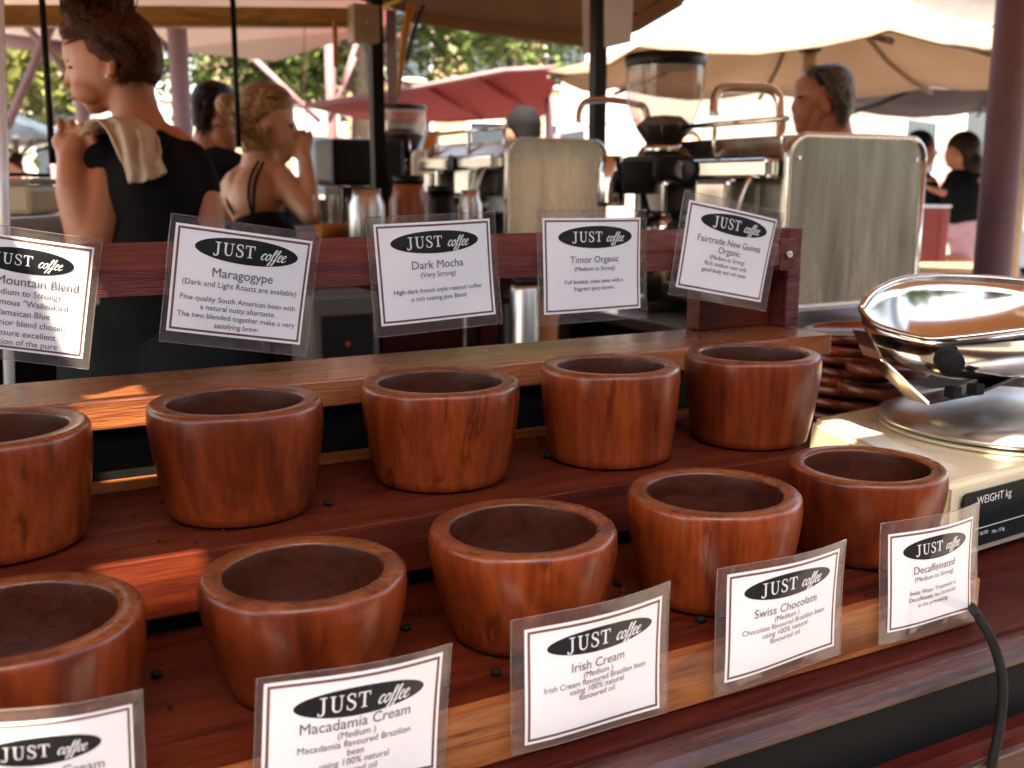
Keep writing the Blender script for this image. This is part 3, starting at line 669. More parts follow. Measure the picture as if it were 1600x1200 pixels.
def card(name, quad, Y, ins, lines, label, ov=(.50,.18,.70,.20), warp=.0018, tone=None):
    """quad: laminate corners TL TR BR BL as picture points, carried onto the plane y = Y; ins: paper insets l t r b"""
    q = [ony(x, y, Y) for x, y in quad]
    t = thing(name, (q[0]+q[1]+q[2]+q[3])/4 + Vector((0,0,-.05)), label, 'card', 'laminated coffee cards')
    def mp(u, v, off=0):
        a = q[0].lerp(q[1], u); b_ = q[3].lerp(q[2], u); p = a.lerp(b_, v)
        p.y += -off - warp*3*math.sin(math.pi*u)*.6 + warp*math.cos(5*u+3*v); return p
    l, tp, r_, bt = ins; W = (q[1]-q[0]).length; H = (q[3]-q[0]).length
    def grid(u0, v0, u1, v1, off, nu=12, nv=8):
        vv = [mp(u0+(u1-u0)*i/nu, v0+(v1-v0)*j/nv, off) for j in range(nv+1) for i in range(nu+1)]
        return vv, [(j*(nu+1)+i, j*(nu+1)+i+1, (j+1)*(nu+1)+i+1, (j+1)*(nu+1)+i) for j in range(nv) for i in range(nu)]
    s = MB(); vv, ff = grid(0, 0, 1, 1, .0012); s.add(vv, ff, 0, True); vv, ff = grid(0, 0, 1, 1, 0); s.add(vv, ff, 1, True)
    for (a_, b_, c_, d_) in ((0,0,1,0), (1,0,1,1), (1,1,0,1), (0,1,0,0)):
        s.tube([mp(a_+(c_-a_)*i/8, b_+(d_-b_)*i/8, .0006) for i in range(9)], .00045, 5, 1)
    me = s.build('laminate_sleeve', [M['film_front'], M['film_back']], t)
    pb = MB(); vv, ff = grid(l, tp, 1-r_, 1-bt, .0004); pb.add(vv, ff, 0, True); paper = pb.build('paper', M['white'], t)
    fr = MB(); iu, iv = .016, .016*W/H; wu, wv = .014, .014*W/H
    for (a, b_, c, d) in ((l+iu, tp+iv, 1-r_-iu, tp+iv+wv), (l+iu, 1-bt-iv-wv, 1-r_-iu, 1-bt-iv), (l+iu, tp+iv+wv, l+iu+wu, 1-bt-iv-wv), (1-r_-iu-wu, tp+iv+wv, 1-r_-iu, 1-bt-iv-wv)):
        vv, ff = grid(a, b_, c, d, .0006, 10, 6); fr.add(vv, ff, 0)
    fr.build('printed_border', M['brown_ink'], paper)
    pu = lambda u: l+(1-l-r_)*u
    pv = lambda v: tp+(1-tp-bt)*v
    PW, PH = (1-l-r_)*W, (1-tp-bt)*H
    ocx, ocy, ow, oh = ov; e = MB(); n = 40
    rings = [[mp(pu(ocx+ow/2*k*math.cos(a)), pv(ocy+oh/2*k*math.sin(a)), .0006) for a in [2*math.pi*i/n for i in range(n)]] for k in (1, .66, .33)]
    vv = rings[0]+rings[1]+rings[2]+[mp(pu(ocx), pv(ocy), .0006)]
    e.add(vv, [(a*n+i, a*n+(i+1) % n, (a+1)*n+(i+1) % n, (a+1)*n+i) for a in range(2) for i in range(n)] + [(2*n+i, 2*n+(i+1) % n, 3*n) for i in range(n)])
    oval = e.build('logo_oval', M['ink'], t)
    def place(vv, ff, cx, cy, sc_, mb):              # glyph units -> card surface, metres per unit sc_
        mb.add([mp(pu(cx)+p.x*sc_/W, pv(cy)-p.y*sc_/H, .0008) for p in vv], ff)
    sJ = ow*PW*.39/JW; cx = ocx-ow*.33; cy = ocy+sJ*.46/PH
    for L in JUST:
        mb = MB()
        for vv, ff in L: place(vv, ff, cx, cy, sJ, mb)
        mb.build('letter', M['letter'], oval)
    sC = ow*PW*.25/CW; cx2 = ocx+ow*.12; mb = MB()
    for L in COF:
        for vv, ff in L: place(vv, ff, cx2, ocy+sC*.42/PH, sC, mb)
    mb.build('lettering', M['letter'], oval)
    for (s_, vy, size, cxx) in lines:
        vv, ff = text2d(s_); mb = MB(); place(vv, ff, cxx, vy, size*PH*1.25, mb); mb.build('text_line', M['grey_ink'], paper)
YB, YF_ = .866, .4965
INB = (.045,.065,.05,.075); INF = (.075,.09,.055,.05)
card('coffee_card', [(-75,341),(160,375),(138,577),(-92,548)], YB, INB, [('Blue Mountain Blend',.42,.088,.5),('(Medium to Strong)',.51,.062,.5),('The famous "Wallenford',.60,.062,.5),('or Jamaican Blue',.69,.062,.48),('a superior blend chosen',.78,.062,.5),('to ensure excellent',.87,.062,.5),('selection of the pure',.95,.062,.5)],
     'glare covered card at the left edge reading Mountain Blend, above the leftmost back bowl', ov=(.5,.2,.72,.22))
card('coffee_card', [(268,333),(502,366),(478,557),(248,532)], YB, (.035,.065,.055,.09), [('Maragogype',.45,.098,.5),('(Dark and Light Roasts are available)',.545,.060,.5),('Fine quality South American bean with',.685,.0575,.5),('a natural nutty aftertaste.',.765,.0575,.5),('The two blended together make a very',.845,.0575,.5),('satisfying brew.',.925,.0575,.5)],
     'laminated card reading Maragogype, tilted to the right behind its bowl', ov=(.52,.185,.76,.24))
card('coffee_card', [(572,340),(773,330),(785,505),(585,527)], YB, (.05,.06,.05,.09), [('Dark Mocha',.46,.092,.5),('(Very Strong)',.545,.058,.5),('High dark french style roasted coffee',.70,.052,.5),('a rich tasting Java Blend',.78,.052,.5)],
     'laminated card reading Dark Mocha, right of the Maragogype card', ov=(.5,.2,.76,.225))
card('coffee_card', [(840,328),(1010,328),(1010,495),(840,508)], YB, (.045,.07,.06,.09), [('Timor Organic',.47,.082,.5),('(Medium to Strong)',.555,.052,.5),('Full bodied, clean taste with a',.69,.050,.5),('fragrant spicy aroma.',.765,.050,.5)],
     'laminated card reading Timor Organic, hanging nearly straight', ov=(.52,.2,.76,.235))
card('coffee_card', [(1071,297),(1226,333),(1195,486),(1042,459)], YB, (.055,.08,.065,.08), [('Fairtrade New Guinea',.43,.088,.5),('Organic',.53,.088,.5),('(Medium to Strong)',.61,.056,.5),('Rich medium roast with',.685,.056,.5),('good body and rich taste.',.76,.056,.5)],
     'laminated card reading Fairtrade New Guinea Organic, most tilted of the upper row', ov=(.52,.18,.76,.23))
card('coffee_card', [(402,1062),(706,1005),(694,1210),(392,1266)], YF_, (.035,.05,.05,.05), [('Macadamia Cream',.455,.105,.5),('(Medium )',.535,.066,.5),('Macadamia flavoured Brazilian',.615,.066,.5),('bean',.695,.066,.5),('using 100% natural',.775,.066,.5),('flavoured oil',.855,.066,.5)],
     'laminated card reading Macadamia Cream at the bottom of the picture', ov=(.52,.24,.74,.24))
card('coffee_card', [(800,971),(1047,908),(1042,1112),(796,1177)], YF_, INF, [('Irish Cream',.44,.092,.5),('(Medium )',.51,.060,.5),('Irish Cream flavoured Brazilian bean',.575,.057,.5),('using 100% natural',.64,.060,.5),('flavoured oil',.705,.060,.5)],
     'laminated card reading Irish Cream on the front board of the shelf', ov=(.53,.2,.78,.21))
card('coffee_card', [(1123,890),(1322,843),(1312,1021),(1111,1087)], YF_, (.07,.06,.055,.09), [('Swiss Chocolate',.45,.092,.5),('(Medium )',.525,.060,.5),('Chocolate flavoured Brazilian bean',.595,.057,.5),('using 100% natural',.665,.060,.5),('flavoured oil',.735,.060,.5)],
     'laminated card reading Swiss Chocolate, right of the Irish Cream card', ov=(.52,.2,.78,.225))
card('coffee_card', [(1378,819),(1530,785),(1526,967),(1369,1006)], YF_, (.07,.10,.07,.09), [('Decaffeinated',.44,.088,.5),('(Medium to Strong)',.52,.058,.5),('Swiss Water Treatment is',.655,.052,.5),('Decaffeinate, no chemicals',.725,.052,.5),('in the processing',.795,.052,.5)],
     'laminated card reading Decaffeinated at the right end of the shelf', ov=(.52,.2,.76,.23))
card('coffee_card', [(-80,1117),(222,1077),(232,1290),(-75,1330)], YF_, (.05,.09,.06,.07), [('Hazelnut Cream',.50,.10,.5)],
     'laminated card with glare over its logo in the bottom left corner', ov=(.45,.26,.70,.24))

# ------------------------------------------------------------ kitchen scale with steel pan
ft = [(.745,.585),(1.09,.612),(1.13,.885),(.829,.845)]
t = thing('weighing_scale', (.92,.72,1.008), 'cream electronic scale with black WEIGHT display beside the bowls', 'scale')
bm = bmesh.new(); lo = [bm.verts.new((x, y, 1.016)) for x, y in ft]
cen = Vector((.94,.73,0)); hi2 = [bm.verts.new(((Vector((x, y, 0))-cen)*.975+cen).to_tuple()[:2] + (1.090,)) for x, y in ft]
bm.faces.new(lo); bm.faces.new(hi2)
for i in range(4): bm.faces.new((lo[i], lo[(i+1) % 4], hi2[(i+1) % 4], hi2[i]))
bmesh.ops.recalc_face_normals(bm, faces=bm.faces); bmesh.ops.bevel(bm, geom=bm.edges[:], offset=.006, segments=3, affect='EDGES')
m = MB(); bm.verts.index_update(); m.add([v.co.copy() for v in bm.verts], [[v.index for v in f.verts] for f in bm.faces]); bm.free(); m.build('body', M['cream'], t)
for x, y in ((.79,.62),(1.05,.64),(.87,.81),(1.08,.84)):
    m = MB(); m.lathe([(.012,0),(.012,.0095)], (x, y, 1.0072), 14); m.build('foot', M['blackmat'], t)
fd = (Vector((1.09,.612,0))-Vector((.745,.585,0))).normalized()
f0 = Vector((.752,.5862,1.022)); f0b = f0+Vector((.0045,.0055,.0)); up_ = Vector((.004,.0042,.066)).normalized()
nrm = fd.cross(up_).normalized(); nrm = nrm if nrm.y < 0 else -nrm
base = Vector((.764,.5850,1.027))
def onface(a, b, off): return base + fd*a + up_*b + nrm*off
m = MB(); pts = [onface(a, b, .0015) for a, b in rrect(0, .29, 0, .052, .006)]
m.prism(pts, nrm*.0018); disp = m.build('display', M['display'], t)
def wtext(s, a, b, size, mat='letter'):
    vv, ff = text2d(s); q = MB(); q.add([onface(a+p.x*size, b+p.y*size, .0036) for p in vv], ff); q.build('display_text', M[mat], disp)
wtext('WEIGHT', .040, .0395, .0105); wtext('kg', .068, .0395, .0105); wtext('AUTO', .034, .010, .0045); wtext('Max. 15 kg', .056, .0085, .0045)
m = MB(); m.prism([onface(a, b, .0034) for a, b in ((.02,.0165),(.27,.0165),(.27,.0171),(.02,.0171))], nrm*.0002); m.build('display_line', M['letter'], disp)
dc = onz(1575, 655, 1.10); drad = 193*((dc-C0).dot(F))/FP
m = MB(); m.lathe([(drad*.93,0),(drad*.985,.001),(drad*.985,.004),(drad*.93,.005)], (dc.x, dc.y, 1.0905), 48); m.build('turntable_rim', M['cream'], t)
m = MB(); m.lathe([(drad*.95,.0),(drad,.001),(drad*.99,.006),(drad*.8,.017),(drad*.55,.026),(drad*.3,.031),(.0001,.032)], (dc.x, dc.y, 1.097), 64); m.build('platter', M['brush'], t)
# bracket under the pan and pan
bp = lambda l_: [P(*q) for q in l_]
dz = (dc-C0).dot(F)
m = MB()
def strap_(pts, wv):
    vv = []
    for p in pts: vv += [p, p+wv]
    m.add(vv, [(2*i, 2*i+1, 2*i+3, 2*i+2) for i in range(len(pts)-1)])
strap_(bp([(1362,520,dz-.03),(1380,560,dz-.06),(1452,628,dz-.09),(1530,612,dz-.09),(1600,582,dz-.07),(1680,545,dz-.05),(1760,505,dz-.03)]), Vector((.012,.035,-.002)))
o = m.build('bracket', M['steel2'], t); s = o.modifiers.new('thickness', 'SOLIDIFY'); s.thickness = .003
t2 = thing('weighing_pan', dc+Vector((0,0,.05)), 'polished steel scoop pan resting on the scale bracket', 'pan')
rim = [(1344,482,dz-.02),(1358,462,dz+.0),(1385,445,dz+.04),(1420,434,dz+.07),(1480,431,dz+.09),(1560,435,dz+.09),(1640,443,dz+.07),(1720,455,dz+.03),(1775,478,dz-.02),
       (1750,500,dz-.08),(1690,509,dz-.11),(1600,515,dz-.13),(1520,525,dz-.13),(1455,529,dz-.12),(1400,518,dz-.09),(1362,504,dz-.055)]
rp = arc([P(*q) for q in rim]+[P(*rim[0])], 4)[:-1]
bc = P(1530, 583, dz-.02); loops = []; n = len(rp)
for k in range(9):
    u_ = k/8; sh = math.cos(u_*math.pi/2)**.62 if u_ < 1 else .0
    dr = math.sin(u_*math.pi/2)
    loops.append([Vector((bc.x+(p.x-bc.x)*(sh*.93+.07*(1-u_)), bc.y+(p.y-bc.y)*(sh*.93+.07*(1-u_)), p.z+(bc.z-p.z)*dr)) for p in rp])
vv = [p for L in loops for p in L]
m = MB(); m.add(vv, [(i*n+k, i*n+(k+1) % n, (i+1)*n+(k+1) % n, (i+1)*n+k) for i in range(8) for k in range(n)], 0, True)
o = m.build('pan', M['steel2'], t2); s = o.modifiers.new('thickness', 'SOLIDIFY'); s.thickness = .0016; s.offset = 0
m = MB(); m.tube(rp+[rp[0]], .0032, 8); m.build('rolled_rim', M['steel2'], t2)
def disk(c, ax, r_, h, mat, name, par):
    q = ax.normalized().to_track_quat('Z', 'Y').to_matrix(); m = MB()
    m.lathe([(.0001,0),(r_*.9,0),(r_,h*.12),(r_,h*.9),(r_*.92,h),(.0001,h)], c, 24, M=q); return m.build(name, mat, par)
kc = P(1478, 560, dz-.115); disk(kc, P(1500,582,dz-.17)-kc, .0125, .026, M['blackmat'], 'knob', t2)
for x, y in ((1489,612),(1524,607)):
    m = MB(); c = P(x, y, dz-.10); m.box(c-Vector((.006,.006,.006)), c+Vector((.006,.006,.005)), bev=.001); m.build('rubber_stop', M['blackmat'], t)
beans('spilt_beans', P(1590, 516, dz+.0)+Vector((0,.0,-.028)), .03, 60, 'few dark coffee beans lying in the steel pan', .006)
m = MB(); m.tube(arc([(.76,.60,1.0115), (.725,.55,1.0115), ony(1528,962,.474), ony(1531,968,.460), ony(1552,1005,.452), ony(1566,1060,.449), ony(1564,1120,.447), ony(1553,1180,.446), ony(1538,1260,.446)], 8), .0036, 10)
tag(m.build('power_cable', M['blackmat']), 'black power cable of the scale hanging over the counter edge', 'cable')

# wooden saucers piled behind the last bowl
def saucer(c, r_, tilt, label):
    m = MB(); q = Euler(tilt).to_matrix()
    m.lathe([(.0001,0),(r_*.88,0),(r_*.98,.003),(r_,.006),(r_,.011),(r_*.98,.013),(r_*.86,.0135),(r_*.83,.0105),(.0001,.010)], c, 36, M=q)
    return tag(m.build('wooden_saucer', M['bowl2'], origin=c), label, 'wooden saucer', 'round wooden saucers piled behind the bowls')
lidpos = [(1337,528),(1331,545),(1326,562),(1335,579),(1324,596),(1331,613),(1327,630),(1332,647)]
names = ['topmost','second from the top','third from the top','fourth from the top','fourth from the bottom','third from the bottom','second from the bottom','bottom']
for i, (x, y) in enumerate(lidpos):
    c = P(x, y, 1.36); saucer(c, .070-.003*(i % 3), (random.uniform(-.06,.06), random.uniform(-.06,.06), i), names[i]+' saucer of the round wooden pile right behind the last back bowl')
for i, (x, y) in enumerate([(1385,585),(1372,618)]):
    c = P(x, y, 1.28); saucer(c, .05, (.08*i, .05, i), ['upper','lower'][i]+' saucer of the short pile next to the pan')
pc = P(1360, 655, 1.34)
m = MB(); m.box((pc.x-.2, pc.y-.12, 1.0075), (pc.x+.25, pc.y+.25, P(1332,647,1.36).z-.004), bev=.004); tag(m.build('wooden_crate_block', M['shelf']), 'dark wooden block under the piled saucers behind the scale', 'block')

# ------------------------------------------------------------ service bench with the espresso machines
bx = ony(1180, 470, 1.6)
t = thing('service_bench', (1.9, 2.3, 0), 'dark service bench with a steel top under the espresso machines', 'bench')
m = MB(); m.box((1.32,1.50,1.03), (2.25,4.3,1.055), bev=.003); m.build('bench_top', M['brush'], t)
m = MB(); m.box((1.36,1.54,.03), (2.2,4.26,1.0295)); m.build('cabinet', M['cupboard'], t)
m = MB(); m.box((.45,4.31,.03), (2.28,4.335,1.29)); m.build('end_panel', M['cupboard'], t)
for i in range(4):
    m = MB(); m.box((1.346,1.58+i*.66,.12), (1.3595,2.2+i*.66,.98), bev=.003); dr = m.build('door', M['cupboard'], t)
    m = MB(); m.tube([(1.335,1.66+i*.66,.9), (1.335,1.86+i*.66,.9)], .006, 8); m.build('handle', M['brush'], dr)
t = thing('low_cupboard', (.45, 1.5, 0), 'low dark cupboard with open compartments below the rail', 'cupboard')
m = MB(); m.box((.30,1.42,.03), (1.30,2.04,.78), bev=.004); m.build('carcass', M['cupboard'], t)
for i in range(4):
    m = MB(); a_ = .32+i*.23; m.box((a_,1.405,.1), (a_+.215,1.419,.72), bev=.003); dr = m.build('door', M['darkpanel'], t)
    m = MB(); m.lathe([(.008,0),(.011,.006),(.008,.014),(.0001,.015)], (a_+.19,1.404,.66), 12, M=Matrix.Rotation(math.pi/2,3,'X')); m.build('knob', M['brush'], dr)
m = MB(); m.box((.29,1.40,.781), (1.305,2.05,.80), bev=.003); m.build('top', M['brush'], t)

def machine(pxl, pxr, pyt, pyb, Y, dep_, label, nh=2, mirror=True, far=True):
    a, b_ = ony(pxl, pyt, Y), ony(pxr, pyb, Y); x0, x1, z1, z0 = a.x, b_.x, a.z, b_.z; W = x1-x0; H = z1-z0
    t = thing('espresso_machine', ((x0+x1)/2, Y+dep_/2, z0), label, 'espresso machine')
    r_ = min(W, H)*.15
    def slab(y, th, name, mat):
        pr_ = rrect(x0, x1, z0, z1, r_); m = MB(); m.prism([(x, y, z) for x, z in pr_], (0, th, 0)); o = m.build(name, mat, t)
        bv = o.modifiers.new('b', 'BEVEL'); bv.width = min(.006, th*.4); bv.segments = 3; return o
    slab(Y, .016, 'side_panel', M['panel'])
    m = MB(); lp = [(x, Y-.001, z) for x, z in rrect(x0+.004, x1-.004, z0+.004, z1-.004, r_-.004)]; m.tube(lp+[lp[0]], .005, 8); m.build('panel_trim', M['steel2'], t)
    slab(Y+dep_, .016, 'side_panel', M['steel'])
    m = MB(); m.box((x0+W*.22, Y+.017, z0+H*.36), (x1-W*.06, Y+dep_-.002, z1-H*.13), bev=.008); m.build('body', M['brush'], t)
    m = MB(); m.box((x0+W*.55, Y+.017, z0+.01), (x1-W*.10, Y+dep_-.002, z0+H*.358)); m.build('back_plate', M['black'], t)
    m = MB(); m.prism([(x, Y+.017, z) for x, z in ((x0+W*.05,z1-H*.125),(x1-W*.05,z1-H*.125),(x1-W*.1,z1-.003),(x0+W*.12,z1-.003))], (0, dep_-.019, 0)); m.build('cup_tray', M['steel'], t)
    m = MB(); m.box((x0-.02, Y+.03, z0-.012), (x1-W*.12, Y+dep_-.02, z0+.03), bev=.006); m.build('drip_tray', M['steel'], t)
    for i in range(nh):
        y = Y+dep_*(i+.7)/(nh+.4)
        m = MB(); m.box((x0-W*.18, y-.055, z0+H*.52), (x0+W*.215, y+.055, z0+H*.74), bev=.01); gh = m.build('group_head', M['steel2'], t)
        m = MB(); m.lathe([(.036,0),(.038,.02),(.036,.05)], (x0-W*.05, y, z0+H*.52-.052), 20); m.build('group_collar', M['steel2'], gh)
        m = MB(); m.tube([(x0-W*.05, y, z0+H*.48), (x0-W*.05-.10, y-.005, z0+H*.47), (x0-W*.05-.155, y-.008, z0+H*.455)], [.011,.013,.016], 10); m.build('portafilter_handle', M['black'], gh)
    for x, z in ((x0+.03, z0+.03), (x1-.03, z0+.03), (x0+.03, z1-.05), (x1-.03, z1-.05)):
        m = MB(); m.lathe([(.0055,0),(.0055,.0015),(.004,.003),(.0001,.0032)], (x, Y-.0002, z), 12, M=Matrix.Rotation(math.pi/2,3,'X')); m.build('screw', M['steel2'], t)
    m = MB(); m.tube([(x0+W*.06, Y+.03, z1+.028), (x0+W*.06, Y+dep_-.03, z1+.028)], .006, 8)
    for q in (.08, .5, .92): m.tube([(x0+W*.06, Y+dep_*q, z1-.05), (x0+W*.06, Y+dep_*q, z1+.028)], .005, 8)
    m.build('cup_rail', M['steel2'], t)
    m = MB(); m.box((x0-W*.10, Y+.02, z0+H*.745), (x0+W*.216, Y+dep_-.02, z0+H*.86), bev=.008); m.build('front_fascia', M['steel2'], t)
    m = MB(); m.lathe([(.024,0),(.026,.006),(.022,.008),(.0001,.008)], (x0-W*.10-.0005, Y+dep_*.5, z0+H*.80), 20, M=Matrix.Rotation(-math.pi/2,3,'Y')); m.build('pressure_gauge', M['black'], t)
    for x, y in ((x0+.04, Y+.05), (x1-.05, Y+.05), (x0+.04, Y+dep_-.05), (x1-.05, Y+dep_-.05)):
        zt_ = 1.056
        if z0-.012 > zt_+.004:
            m = MB(); m.lathe([(.018,0),(.018,z0-.0125-zt_)], (x, y, zt_), 14); m.build('leg', M['brush'], t)
    wz = z0+H*.78; m = MB(); m.tube(arc([(x0+W*.1, Y+.06, wz), (x0-W*.1, Y+.06, wz-.01), (x0-W*.2, Y+.055, wz-.10), (x0-W*.22, Y+.05, z0+.05)], 5), .005, 8); m.build('steam_wand', M['steel2'], t)
    return t
machine(1232, 1430, 206, 469, 1.60, .52, 'espresso machine whose large steel side panel faces the viewer at the right')
machine(790, 946, 214, 400, 2.55, .55, 'middle espresso machine with arched steel side panel between grinders')
machine(640, 735, 232, 380, 3.45, .45, 'farthest espresso machine, small and half hidden left of the middle one')
def swan(pts, r_, label, d):
    m = MB(); m.tube(arc([P(x, y, d) for x, y in pts], 6), r_*d/FP, 12); return tag(m.build('steel_tap', M['steel2']), label, 'tap')
swan([(1116,180),(1118,152),(1130,138),(1165,137),(1200,139),(1216,152),(1220,180),(1220,240)], 8, 'tall bent steel tap between the grinder and the man', 2.35)
swan([(904,192),(906,172),(918,158),(950,156),(990,162),(1010,175),(1015,245)], 5.5, 'thin bent steel tap left of the large grinder', 2.9)

def grinder(px, d, prof, lid, body, label, bean_top, zb):
    k = d/FP; c = P(px, 200, d); Z = lambda py: P(px, py, d).z
    t = thing('coffee_grinder', (c.x, c.y, zb), label, 'grinder')
    m = MB(); m.lathe([(r_*k, Z(y)) for r_, y in prof][::-1], (c.x, c.y, 0), 36)
    m.f = [f for f in m.f if len(f) == 4]; m.m = m.m[:len(m.f)]; m.sm = [True]*len(m.f)
    m.build('hopper', [M['hopper'], M['hopper2']], t)
    m = MB(); r0 = lid[0]*k; m.lathe([(r0*.98, Z(lid[2])), (r0, Z(lid[2]-2)), (r0*1.02, Z(lid[1]+3)), (r0*.96, Z(lid[1])), (.0001, Z(lid[1]-2))], (c.x, c.y, 0), 36); m.build('lid', M['black'], t)
    bp_ = [((r_+.6)*k, Z(y)) for r_, y in prof if y >= bean_top]; 
    m = MB(); rr_ = bp_[0][0]; m.lathe(bp_[::-1]+[(rr_*.6, Z(bean_top)+.008), (.0001, Z(bean_top)+.012)], (c.x, c.y, 0), 30, wob=lambda a, z: 1+.02*math.sin(9*a)); m.build('bean_fill', M['bean'], t)
    y1 = prof[-1][1]
    m = MB(); m.lathe([(prof[-1][0]*k*1.25, Z(y1+14)), (prof[-1][0]*k*1.3, Z(y1)), (prof[-1][0]*k*1.02, Z(y1-3))], (c.x, c.y, 0), 28); m.build('collar', M['steel2'], t)
    bw, by0, by1 = body
    m = MB(); m.box((c.x-bw*k, c.y-bw*k, Z(by1)), (c.x+bw*k, c.y+bw*k, Z(by0)), bev=.015); m.build('motor_housing', M['black'], t)
    m = MB(); m.lathe([(bw*k*.62, zb), (bw*k*.62, Z(by1))], (c.x+.01, c.y, 0), 26); m.build('column', M['steel'], t)
    m = MB(); m.lathe([(bw*k*.6, Z(by1+18)), (bw*k*.66, Z(by1-28)), (bw*k*.6, Z(by1-32))], (c.x-bw*k*.95, c.y-.01, 0), 24); m.build('doser', M['blackmat'], t)
    m = MB(); m.tube([(c.x-bw*k*.9, c.y-.02, Z(by1+18)), (c.x-bw*k*1.05, c.y-.04, Z(by1+60))], .01, 8); m.build('fork', M['black'], t)
    m = MB(); m.box((c.x-bw*k*1.1, c.y-bw*k*.9, zb), (c.x+bw*k*1.0, c.y+bw*k*.9, zb+.025), bev=.006); m.build('base', M['black'], t)
    return t
grinder(1037, 2.40, [(61,104),(61,135),(58,160),(52,180),(44,198),(32,215),(24,228)], (62,88,108), (48,243,285), 'large coffee grinder with clear hopper half full of beans', 188, 1.0565)
grinder(627, 3.7, [(39,172),(38,195),(33,212),(24,232),(14,250)], (40,165,173), (34,252,300), 'small far coffee grinder with clear hopper in front of the red awning', 205, 1.0565)
# dark knock box and pieces on the bench
m = MB(); c = P(1115, 270, 2.35); m.box(c-Vector((.055,.06,.035)), c+Vector((.06,.06,.035)), bev=.012); m.lathe([(.02,0),(.02,c.z-.034-1.056)], (c.x, c.y, 1.056), 12); tag(m.build('tamping_stand', M['black']), 'black tamping stand beside the large grinder', 'stand')
def jar(px, py, d, r_, h, mat, label, name='jar', lid=True, zb=None):
    c = P(px, py, d); z = c.z if zb is None else zb; t = thing(name, (c.x, c.y, z), label, name.replace('_', ' '), 'jars and jugs on the service bench')
    m = MB(); m.lathe([(.0001,0),(r_*.95,0),(r_,.01),(r_,h*.7),(r_*.8,h*.85),(r_*.75,h)], (c.x, c.y, z), 22); m.build('body', mat, t)
    if lid: m = MB(); m.lathe([(r_*.8,h),(r_*.8,h+.02),(.0001,h+.022)], (c.x, c.y, z), 20); m.build('lid', M['black'], t)
jar(640, 375, 2.6, .050, .14, M['copper'], 'amber jar behind the Dark Mocha card')
jar(735, 372, 2.6, .030, .12, M['brush'], 'small steel jug right of the amber jar', 'jug', False)
jar(575, 380, 2.5, .045, .13, M['brush'], 'steel jug left of the amber jar', 'jug', False)
jar(955, 322, 2.5, .035, .12, M['steel2'], 'steel milk jug left of the grinder column', 'jug', False)
jar(690, 378, 2.8, .045, .13, M['black'], 'black canister between the amber jar and the small jug', 'canister')
t = thing('front_worktop', P(650, 392, 2.6), 'dark worktop holding jars and glasses behind the rail', 'worktop')
za = P(640, 377, 2.6).z
m = MB(); a_ = P(455, 380, 2.9); m.box((.50, 2.05, za-.03), (1.30, 3.6, za), bev=.004); m.build('top', M['cupboard'], t)
m = MB(); m.box((.53, 2.09, .031), (1.27, 3.56, za-.0305)); m.build('cabinet', M['cupboard'], t)
for i in range(3):
    m = MB(); x_ = .545+.24*i; m.box((x_, 2.078, .12), (x_+.225, 2.0895, za-.05), bev=.003); dr = m.build('door', M['mahog'], t)
    m = MB(); m.tube([(x_+.19, 2.06, za-.25), (x_+.19, 2.06, za-.12)], .005, 8); m.build('handle', M['brush'], dr)
c = P(525, 500, 2.0); t = thing('grey_appliance', (c.x, c.y, .8), 'dark grey appliance with a small red light seen under the rail between two cards', 'appliance')
m = MB(); m.box((c.x-.07, c.y-.08, .801), (c.x+.06, c.y+.08, c.z+.06), bev=.01); m.build('case', M['applgrey'], t)
m = MB(); m.box((c.x-.055, c.y-.084, c.z-.06), (c.x+.045, c.y-.0805, c.z+.02), bev=.001); m.build('panel', M['black'], t)
q_ = P(545, 538, 1.93); m = MB(); m.ell((q_.x, c.y-.084, q_.z), (.006,.004,.006), None, 10); m.build('indicator_light', M['red'], t)
for i, (x, y, mm, nm) in enumerate(((820,452,'brush','steel'), (850,470,'copper','amber'), (800,475,'black','black'))):
    c = P(x, y, 2.05+.05*i); t = thing('canister', (c.x, c.y, .8), nm+' canister glimpsed under the rail beside the Timor Organic card', 'canister')
    m = MB(); m.lathe([(.028,.001),(.03,.01),(.03,c.z-.8),(.026,c.z-.79)], (c.x, c.y, .8), 20); m.build('body', M[mm], t)
    m = MB(); m.lathe([(.027,c.z-.789),(.027,c.z-.775),(.0001,c.z-.774)], (c.x, c.y, .8), 20); m.build('lid', M['black'], t)
t = bpy.data.objects['front_worktop']
for i, (x, y) in enumerate(((508,335),(522,338),(536,334),(515,322))):
    c = P(x, y, 2.75+.06*i); t = thing('glass_tumbler', (c.x, c.y, za), ['leftmost','second','rightmost','rear'][i]+' clear glass beside the elbow of the blond woman', 'glass', 'clear glasses by the blond woman')
    m = MB(); m.lathe([(.026,0),(.03,.01),(.036,.06),(.038,max(.1, c.z-za+.05))], (c.x, c.y, za), 20); m.f = [f for f in m.f if len(f) == 4]; m.m = m.m[:len(m.f)]; m.sm = [True]*len(m.f); m.build('wall', M['clear'], t)
    m = MB(); m.lathe([(.0001,.001),(.027,.001),(.03,.035),(.0001,.036)], (c.x, c.y, za), 18); m.build('drink', M['orange'] if i < 2 else M['yellow'], t)
sheet('price_card', [P(668,205,3.6), P(688,204,3.6), P(684,234,3.6), P(660,234,3.6)], M['orange'], 'orange card standing on the far machine beside the small grinder', 'card', th=.004)
c = P(560, 250, 3.6); m = MB(); m.box(c-Vector((.13,.1,.09)), c+Vector((.14,.1,.07)), bev=.02); m.box((c.x-.1, c.y-.08, 1.056), (c.x+.1, c.y+.08, c.z-.091)); tag(m.build('till', M['black']), 'black till standing left of the small grinder', 'till')

